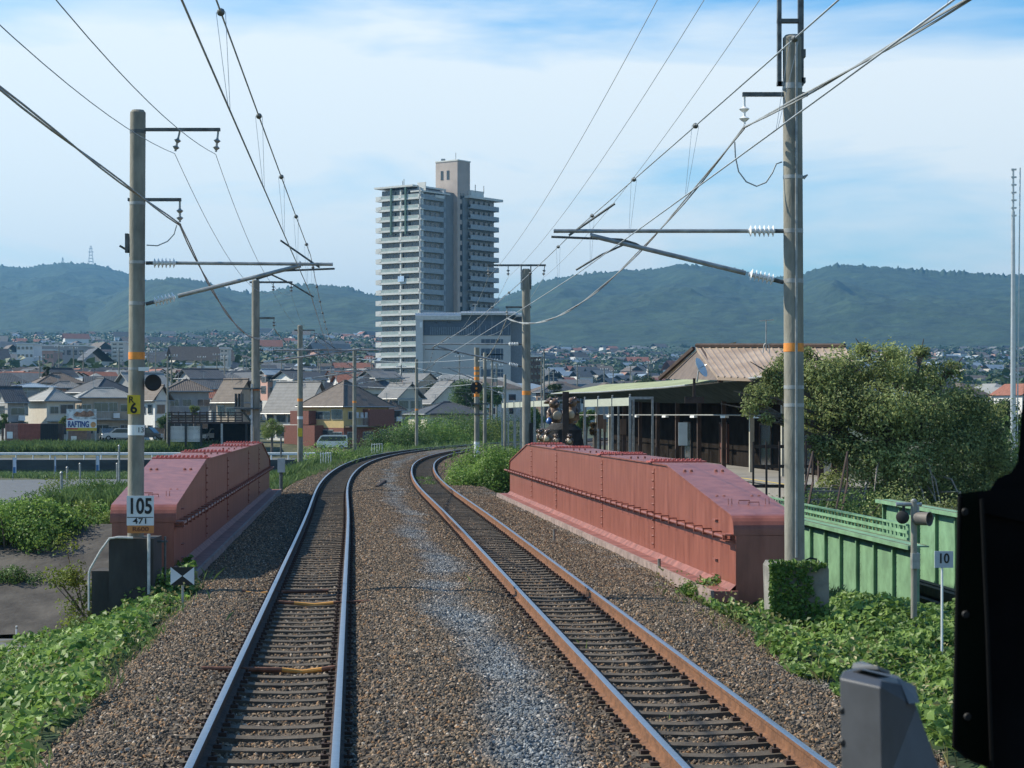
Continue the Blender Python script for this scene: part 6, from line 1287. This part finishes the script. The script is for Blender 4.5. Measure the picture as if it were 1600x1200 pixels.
def blobs_leaves(name, blobs, n, size, m, parent=None, seed=0, gap=.0, shell=.55, droop=0, lw=.6, up=.35):
    rs = np.random.RandomState(seed+100); w = np.array([b_[3]**2 for b_ in blobs]); w = w/w.sum(); idx = rs.choice(len(blobs), n, p=w); B = np.array([b_[:4] for b_ in blobs])[idx]
    d = rs.normal(size=(n, 3)); d /= np.linalg.norm(d, axis=1)[:, None]; r = B[:, 3]*(shell+(1-shell)*rs.rand(n)**.6)*(1+.16*rs.normal(size=n)); C = B[:, :3]+d*r[:, None]*np.array([1, 1, .82])
    f = fbm(C[:, 0]*1.3+C[:, 1]*.9, C[:, 2]*1.5+C[:, 1]*.6, seed, 3); C = C[f > -.55+gap]; d = d[f > -.55+gap]
    return leaves(name, C, d+np.array([0, 0, up]), size, m, parent, .55, None, lw, rs, droop)
def bush(label, px, D, zb, w, h, n, size, m, seed=0, group=None, name='bush', depth=None):
    o = PZ(px, D, zb); t = thing(name, label, 'bush', o, 0, group); rs = random.Random(seed); bl = []
    k = max(5, int(w*1.6))
    for i in range(k):
        x = (i+.5)/k*w-w/2+rs.uniform(-.2, .2); r = h*rs.uniform(.28, .46); e_ = math.sqrt(max(.1, 1-(x/(w/2+.1))**2))
        bl.append((x, rs.uniform(-.5, .5)*(depth or w*.4), h*e_*rs.uniform(.45, .75), r)); bl.append((x+rs.uniform(-.4, .4), rs.uniform(-.5, .5)*(depth or w*.4), h*.3, r*1.15))
    blobs_leaves('foliage', bl, n, size, m, t, seed, .02)
    b = MB()
    for i in range(4): a = i*1.6+seed; b.tube([(0, 0, -.3), (.2*w*math.cos(a)*.5, .2*w*math.sin(a)*.5, h*.35), (.3*w*math.cos(a), .3*w*math.sin(a), h*.65)], [.05, .035, .012], 5)
    b.build('stem', M_bark, t); return t
def tree(label, px, D, zb, blobs, trunk, n, size, m, seed=0, group=None, name='tree', gap=.05, droop=0, limbs=9, tr=.16, lw=.6):
    o = PZ(px, D, zb); t = thing(name, label, 'tree', o, 0, group); rs = random.Random(seed+5); b = MB()
    b.tube(trunk, [tr*(1-.5*i/len(trunk)) for i in range(len(trunk))], 10); top = Vector(trunk[-1]); mid_ = Vector(trunk[max(0, len(trunk)-2)])
    b.build('trunk', M_bark, t); b = MB()
    for i in range(limbs):
        c = Vector(blobs[i % len(blobs)][:3]); s_ = mid_.lerp(top, rs.random()); q = s_.lerp(c, .5)+Vector((rs.uniform(-.3, .3), rs.uniform(-.3, .3), rs.uniform(0, .5)))
        b.tube([s_, q, c, c+(c-q)*.35], [tr*.5, tr*.3, tr*.14, .01], 6)
        for j in range(3): e = c+Vector((rs.uniform(-1, 1), rs.uniform(-1, 1), rs.uniform(-.6, .8)))*blobs[i % len(blobs)][3]*.8; b.tube([q.lerp(c, .6), (q.lerp(c, .6)+e)/2+Vector((0, 0, .15)), e], [tr*.16, tr*.1, .008], 5)
    b.build('limbs', M_bark, t); blobs_leaves('crown', blobs, n, size, m, t, seed, gap, .35, droop, lw); return t
# the big cherry tree by the station
rs = random.Random(3); D = 66; sc_ = D/F
def TB(x, y, dy, r): return ((x-1390)*sc_, dy, (ZY(y, D)+.9), r*sc_)
bl = [TB(*a) for a in ((1165, 640, -1.2, 16), (1200, 585, -.8, 16), (1260, 552, 0, 14), (1350, 545, .2, 15), (1440, 552, .1, 16), (1490, 578, .2, 18), (1235, 655, -1.3, 20), (1190, 655, -1.3, 13), (1265, 690, -1.2, 18), (1215, 600, -.5, 34), (1180, 622, -1, 26), (1240, 575, .3, 34), (1285, 590, -.6, 44), (1330, 578, .2, 46), (1385, 572, -.3, 44), (1440, 590, .3, 46), (1500, 640, .0, 52), (1540, 690, .4, 48), (1570, 735, .3, 40), (1300, 640, -1.2, 44), (1360, 640, -1.4, 52), (1430, 655, -1.0, 56), (1480, 700, -.9, 52),
      (1290, 700, -1.2, 34), (1340, 715, -1.2, 50), (1410, 725, -1.4, 52), (1470, 760, -.8, 44), (1520, 765, -.4, 44), (1380, 775, -.9, 40), (1300, 760, -.4, 30), (1450, 790, -.4, 34), (1300, 800, -1.6, 26), (1345, 812, -1.7, 28), (1400, 815, -1.7, 28), (1455, 812, -1.6, 28), (1500, 800, -1.6, 28), (1280, 645, .8, 40), (1330, 790, -.2, 30), (1550, 640, 1, 34), (1400, 560, .4, 26))]
t = tree('big bushy cherry tree between the pole and the black cab edge', 1390, D, -.9, bl, [(0, .2, -.6), (-.25, .1, .8), (.1, 0, 1.8), (.5, 0, 2.9)], 62000, .125, L_tree, 3, gap=.3, droop=.8, limbs=24, tr=.26, lw=.5)
b = MB()
for i in range(12):
    x0 = rs.uniform(-2.4, 2.6); p = Vector((x0*.3, rs.uniform(-.6, .2), rs.uniform(.6, 1.8))); b.tube([p, p+Vector((x0*.35, -.8, rs.uniform(.3, .9))), p+Vector((x0*.6, -1.6, rs.uniform(-.2, .5))), p+Vector((x0*.75, -1.9, rs.uniform(-1.2, -.3)))], [.06, .045, .03, .01], 5)
b.build('pale_branch', mat('pale dry bark', (.3, .25, .2), .9, var=.2), t)
# foliage list: (label, px, D, zb, w, h, n, size, mat, seed)
B_ = [('dark tangled shrubs along the platform edge behind the green railing', 1330, 60, -1.3, 5.4, 2.3, 9000, .1, L_bush, 71), ('olive shrub under the cherry tree behind the small signal', 1450, 59, -1.3, 3.8, 2.1, 7000, .1, L_tree, 72), ('vine-wrapped shrub beside the base of the steel stairs', 1285, 57, -1.2, 2.0, 1.5, 3000, .1, L_tree, 73), ('leafy weeds at the near corner of the sunlit girder', 1120, 33.5, -.35, 1.1, .5, 1600, .1, L_vineR, 74), ('yellow-green shrub under the cherry tree by the small signal', 1440, 62, -1.2, 1.6, 1.5, 900, .1, L_yel, 1), ('mixed dark shrubs behind the green railing', 1340, 64, -1.5, 5.5, 2.0, 5000, .11, L_bush, 2), ('dark shrubs beyond the tall mast at the picture edge', 1570, 90, -1.2, 4, 4.4, 5000, .16, L_bush, 9),
      ('grassy green vine mound inside the curve before the girder end', 776, 84, -.6, 2.6, 1.9, 11000, .1, L_vine, 4), ('low bright vines spilling to the stones inside the curve', 752, 92, -.6, 2.8, 1.2, 8000, .1, L_vine, 5), ('weedy bush around the white sleeve of the striped post', 772, 104, -.5, 3.2, 1.9, 7000, .11, L_vine, 6), ('dark bush behind the station posts', 800, 120, -.5, 3.5, 1.6, 4000, .13, L_bush, 7),
      ('big round bush at the outer side of the curve', 628, 196, -1.4, 5.6, 3.7, 11000, .17, L_bush, 11), ('tall vine-covered bush behind the far pole', 672, 205, -1.4, 5.8, 4.7, 12000, .17, L_vine, 12), ('wide bright bush behind the outer track', 712, 210, -1.4, 5.8, 4.6, 12000, .17, L_bush, 13), ('olive bush next to the slim pole beyond the track', 745, 214, -1.4, 4.8, 4.5, 7000, .17, L_yel, 14), ('dark bush at the end of the visible curve', 775, 220, -1.4, 5.0, 4.8, 7000, .18, L_bush, 15), ('low leafy bush reaching the rails beneath the big round one', 606, 186, -1.2, 3.5, 1.4, 4500, .14, L_vine, 16),
      ('bush under the cable box beyond the shaded girder', 440, 92, -1.6, 2.2, 1.3, 3500, .1, L_bush, 21), ('weeds along the far end of the shaded girder', 427, 84, -1.1, 1.4, .8, 2000, .09, L_vine, 22), ('dark bush beside the thin pole base', 492, 118, -1.9, 2.8, 1.9, 4500, .12, L_bush, 23), ('bush with pale tips behind the white railing', 524, 130, -1.9, 2.8, 3.3, 5500, .13, L_vine, 24), ('bush on the bank below the guard rail', 460, 130, -2.9, 4.0, 2.6, 5000, .14, L_bush, 25), ('bush hiding the end of the guard rail', 566, 170, -2.0, 3.5, 2.2, 4500, .15, L_bush, 26),
      ('round yellow-green bush on the mound by the slim post', 103, 92, -1.9, 1.7, 2.0, 4500, .09, L_yel, 31), ('leafy shrub on the mound at the picture edge', 20, 82, -1.9, 3.2, 1.5, 6500, .11, L_vine, 32), ('tall shrub with small leaves in the middle of the mound', 62, 80, -1.8, 2.4, 1.8, 6000, .1, L_bush, 33), ('dark shrub between the round bush and the tall pole', 143, 84, -1.7, 2.4, 1.9, 6500, .1, L_bush, 34), ('pale green shrub hanging over the concrete slope', 88, 76, -1.9, 2.6, 1.2, 5000, .1, L_vine, 35), ('shrub at the top of the concrete slope by the pole', 152, 75, -1.6, 2.2, 1.1, 4000, .1, L_vine, 36), ('low shrub over the slope at the picture edge', 18, 74, -2.2, 3.0, 1.0, 5000, .1, L_bush, 37), ('small clump growing on the concrete slope', 20, 66, -2.9, 1.6, .9, 2500, .09, L_bush, 38),
      ('bushy green shrub crowding the slope edge at mid height', 52, 70.5, -1.7, 3.0, 1.9, 6500, .14, L_vine, 43), ('dense shrub at the slope corner by the picture edge', 8, 69.5, -2.0, 3.2, 1.9, 6500, .13, L_vine, 44), ('pale shrub with arching stems over the slope', 112, 72, -1.6, 2.6, 1.3, 5000, .1, L_yel, 45), ('broad leafy shrub with bright tips halfway along the slope top', 82, 71.5, -1.8, 3.2, 1.6, 6500, .13, L_vine, 46), ('leafy bush spilling over behind the vines near the block', 150, 40, -1.9, 1.0, .75, 2500, .1, L_bush, 39), ('small vine clump behind the bow-tie board', 262, 34, -.5, .8, .75, 1500, .1, L_vineR, 40)]
for a in B_: bush(*a)
# sapling before the slope
o = PZ(140, 47, -3.2); t = thing('sapling', 'thin leaning sapling with yellow-green leaves before the concrete slope', 'tree', o); b = MB(); b.tube([(.3, 0, 0), (.1, 0, .9), (-.3, 0, 1.6), (-.7, 0, 2.1)], [.05, .04, .02, .01], 6)
tips = []
rs = random.Random(8)
for i in range(20): z = rs.uniform(.7, 2.2); x = .15-.35*(z-.6); e = (x+rs.uniform(-1.0, .8), rs.uniform(-.3, .3), z+rs.uniform(.1, .9)); b.tube([(x, 0, z), e], [.02, .006], 5); tips.append((e[0], e[1], e[2], .36))
b.build('stem', M_bark, t); blobs_leaves('foliage', tips, 2600, .09, L_yel, t, 8, .1, .2)
# mound and verge grass
def grass(name, label, x0, x1, y0, y1, h, n, m, w=.02, zf=None, clump=0):
    X = RS.uniform(x0, x1, n); Y = RS.uniform(y0, y1, n)
    if clump: k = fbm(X*clump, Y*clump, 77) > -.15; X, Y = X[k], Y[k]
    tag(blades(name, X, Y, (zf or zt)(X, Y)-.03, h, w, m), label, 'grass')
grass('grass', 'rough grass over the mound beyond the underpass', -30, -9.5, 71, 100, .45, 42000, L_grass, .022)
grass('reeds', 'tall reed-like grass on the mound by the tall pole', -18.5, -12.2, 80, 92, 1.25, 9000, L_grass, .022)
grass('grass', 'tall grass strip in front of the containers and cars', -66, -36, 246.2, 250.5, 1.15, 15000, L_grass, .05)
grass('grass', 'grass verge below the dark retaining wall', -66, -17, 214, 230.5, .5, 18000, L_grass, .05, clump=.1)
grass('grass', 'weeds in the bank beyond the shaded girder', -16.5, -9.5, 88, 150, .5, 16000, L_grass, .025)
grass('grass', 'dry grass around the small signal posts', 5.0, 9, 27, 37, .28, 9000, L_grass, .012)
grass('grass', 'grass behind the outer track of the curve', -18, 4, 160, 226, .5, 16000, L_grass, .03)
# trees near the town
def simple_tree(label, px, D, w, ytop, ybase, m, seed, n=2600, size=.28, group=None):
    zb = ZY(ybase, D); h = (ybase-ytop)*D/F; W_m = w*D/F; rs = random.Random(seed)
    bl = [(rs.uniform(-.33, .33)*W_m, rs.uniform(-.3, .3)*W_m, h*rs.uniform(.42, .82), W_m*rs.uniform(.16, .26)) for _ in range(12)]
    return tree(label, px, D, zb, bl, [(0, 0, -.5), (0, 0, h*.3), (.1, 0, h*.6)], n, size, m, seed, group, limbs=6, tr=.16)
for a in (('dark leafy tree behind the cream house under the hall', 728, 285, 66, 590, 668, L_bush, 51, 6000, .25), ('tree with a ragged top beneath the grey hall', 688, 330, 44, 588, 640, L_far, 52, 3500, .28), ('tree just before the striped post and hall', 766, 270, 40, 590, 660, L_bush, 53, 4500, .22),
          ('yellow-green tree at the corner of the brick house', 425, 238, 42, 650, 700, L_yel, 54, 3500, .17), ('round tree by the thin pole before the brown roof', 258, 250, 24, 636, 692, L_bush, 55, 2500, .17), ('small yellowish tree above the wooden deck', 304, 256, 17, 626, 660, L_yel, 56, 1500, .16), ('dark tree at the picture edge beside the container', 4, 255, 18, 640, 690, L_bush, 57, 2200, .18),
          ('slim tree beside the rafting billboard', 98, 262, 12, 640, 685, L_yel, 58, 1200, .16), ('clipped pine behind the white gabled roofs', 72, 325, 12, 568, 600, L_far, 59, 1200, .2),
          ('broad tree right of the cherry tree under the hillside town', 1510, 150, 90, 598, 712, L_tree, 61, 9000, .2), ('hedge-like dark trees behind the mast', 1590, 170, 70, 612, 730, L_far, 62, 7000, .22), ('low trees beyond the cherry tree crown', 1450, 190, 60, 610, 700, L_far, 63, 5000, .22),
          ('tree between the white frames and the dark platform', 915, 150, 38, 630, 705, L_bush, 64, 4500, .16), ('green tree seen through the longer row of posts', 835, 175, 40, 628, 705, L_bush, 65, 4500, .16), ('autumn brown shrub tree between the frames', 930, 112, 18, 655, 700, leafmat('brown leaves', (.06, .04, .015), (.2, .13, .05)), 66, 1500, .12),
          ('dark conifer behind the canopy end', 868, 230, 26, 592, 660, L_far, 67, 3000, .2), ('dark tree line beyond the low canopy', 1000, 260, 60, 588, 640, L_far, 68, 4000, .25)):
    simple_tree(a[0], *a[1:6], a[6], a[7], a[8], a[9])
# trees among the town: a few kinds, copied one by one
kinds = []
for k in range(5):
    t = simple_tree('leafy dark tree standing among the roofs of the distant town', 0, 3200, 7.5, 641, 648, L_far, 80+k, 700, .75, 'trees among the distant town'); t.name = 'town_tree'; kinds.append(t)
spots = []
rs = random.Random(12)
while len(spots) < 230:
    y = 330*(2900/330)**rs.random(); px = rs.uniform(-30, 1630); x = (px-800)*y/F
    if 570 < px < 830 and y > 440 and y < 660: continue
    if y < 450 and px < 560 and rs.random() < .6: continue
    spots.append((x, y))
for i, (x, y) in enumerate(spots):
    s_ = (.7+.5*rs.random())*(1+y/4500)
    o = kinds[i] if i < 5 else dup(kinds[i % 5]); o.location = (x, y, pz1(x, y)-.5); o.rotation_euler = (0, 0, rs.uniform(0, 6)); o.scale = (s_*1.1, s_*1.1, s_)
# far woods on the lower slopes, one mass
n = 17000; y = 650*(3300/650)**RS.rand(n); x = (RS.uniform(-60, 1660, n)-800)*y/F; k = fbm(x/210, y/260, 90) > -.02; x, y = x[k], y[k]; h = plain(x, y)
n = len(x); C = np.repeat(np.stack([x, y, h], -1), 9, 0)+RS.normal(size=(n*9, 3))*np.array([3.8, 3.8, 2.2])+np.array([0, 0, 4.2])
tag(leaves('far_woods', C, np.array([0, -.3, .9]), 3.6, L_far, None, .5, 'stuff', .9), 'dark woods between the far houses below the mountains', 'woods')

# ------------------------------------------------------------------ inside the cab: the dark things at the edge of the window
D = 1.25
t = thing('window_device', 'grey moulded plastic housing standing up at the bottom of the window', 'instrument', P(1380, 1230, D)); o = P(1380, 1230, D); q = lambda x, y, d: P(x, y, d)-o
b = MB(); lo = [(1316, 1240, 1.25), (1379, 1240, 1.22), (1482, 1240, 1.3), (1440, 1240, 1.42), (1330, 1240, 1.42)]; m1 = [(1312, 1060, 1.25), (1376, 1074, 1.22), (1432, 1105, 1.3), (1420, 1090, 1.42), (1335, 1060, 1.42)]; m2 = [(1318, 1047, 1.26), (1378, 1063, 1.235), (1421, 1072, 1.31), (1404, 1056, 1.4), (1340, 1042, 1.4)]
vs = [q(*p) for p in lo+m1+m2]; b.add(vs, [(i, (i+1) % 5, 5+(i+1) % 5, 5+i) for i in range(5)]+[(5+i, 5+(i+1) % 5, 10+(i+1) % 5, 10+i) for i in range(5)]+[(10, 11, 12, 13, 14)]); k = b.build('housing', M_rubber, t, False)
bv = k.modifiers.new('round', 'BEVEL'); bv.width = .0012; bv.segments = 3; bv.limit_method = 'ANGLE'
b = MB(); vs = [q(*p) for p in ((1331, 1044, 1.27), (1372, 1046, 1.25), (1392, 1054, 1.34), (1345, 1044, 1.36), (1333, 1036, 1.27), (1371, 1040, 1.25), (1390, 1048, 1.34), (1347, 1033, 1.36))]; b.add(vs, [(4, 5, 6, 7), (0, 1, 5, 4), (1, 2, 6, 5), (2, 3, 7, 6), (3, 0, 4, 7)]); b.build('cap', mat('lighter grey plastic', (.16, .165, .17), .5), t, False)
b = MB(); vs = [q(*p) for p in ((1405, 1062, 1.285), (1430, 1072, 1.295), (1437, 1098, 1.29), (1420, 1100, 1.275))]; b.add(vs, [(0, 1, 2, 3)]); b.add([v+Vector((0, .01, 0)) for v in vs], [(3, 2, 1, 0)]); b.build('end_panel', mat('lighter grey plastic', (0,)*3), t, False)
b = MB(); [b.lathe([(.003, 0), (.0015, .002)], q(1318, y, 1.249), 8, axis=(-.3, -1, 0)) for y in (1110, 1160)]; b.build('screw_recess', M_black, t)
D = 1.45; o = P(1560, 1210, D); t = thing('window_pillar', 'black cab window pillar with a dark green inner panel along the picture edge', 'window pillar', o)
b = MB()
def pris(pts, d0, d1, m, nm):
    b = MB(); n = len(pts); vs = [P(x, y, d0)-o for x, y in pts]+[P(x, y, d1)-o+Vector((.003, 0, -.002)) for x, y in pts]
    b.add(vs, [tuple(range(n))[::-1], tuple(range(n, 2*n))]+[(i, (i+1) % n, n+(i+1) % n, n+i) for i in range(n)]); return b.build(nm, m, t, False)
M_cab = mat('cab black', (.003, .003, .0035), .8, var=.6, spec=.06, scale=9); M_cabg = mat('dark olive cab paint', (.007, .01, .006), .8, var=.2, spec=.05)
pris([(1545, 1260), (1545, 1185), (1538, 985), (1528, 770), (1547, 765), (1558, 748), (1580, 738), (1590, 722), (1597, 640), (1602, 590), (1720, 560), (1720, 1260)][::-1], 1.40, 1.5, M_cab, 'pillar_shell')
pris([(1487, 1168), (1496, 772), (1535, 766), (1545, 985), (1550, 1200), (1512, 1186)][::-1], 1.43, 1.47, M_cabg, 'inner_panel')
b = MB(); b.tube([P(1500, 775, 1.42)-o, P(1495, 980, 1.42)-o, P(1492, 1166, 1.42)-o, P(1512, 1184, 1.42)-o], .0018, 8); b.tube([P(1534, 780, 1.39)-o, P(1543, 985, 1.39)-o, P(1550, 1200, 1.39)-o], .0014, 8); b.build('rubber_seal', mat('black rubber', (.005, .005, .005), .7, spec=.1), t)
b = MB(); [b.lathe([(.0028, 0), (.0022, .0012)], P(x, y, 1.425)-o, 10, axis=(0, -1, 0)) for x, y in ((1508, 800), (1509, 960), (1512, 1120))]; b.build('screw', mat('dull screw', (.018, .018, .018), .6), t)
pris([(1528, 770), (1560, 764), (1600, 762), (1620, 790), (1620, 820), (1530, 800)][::-1], 1.395, 1.44, M_cab, 'ledge')
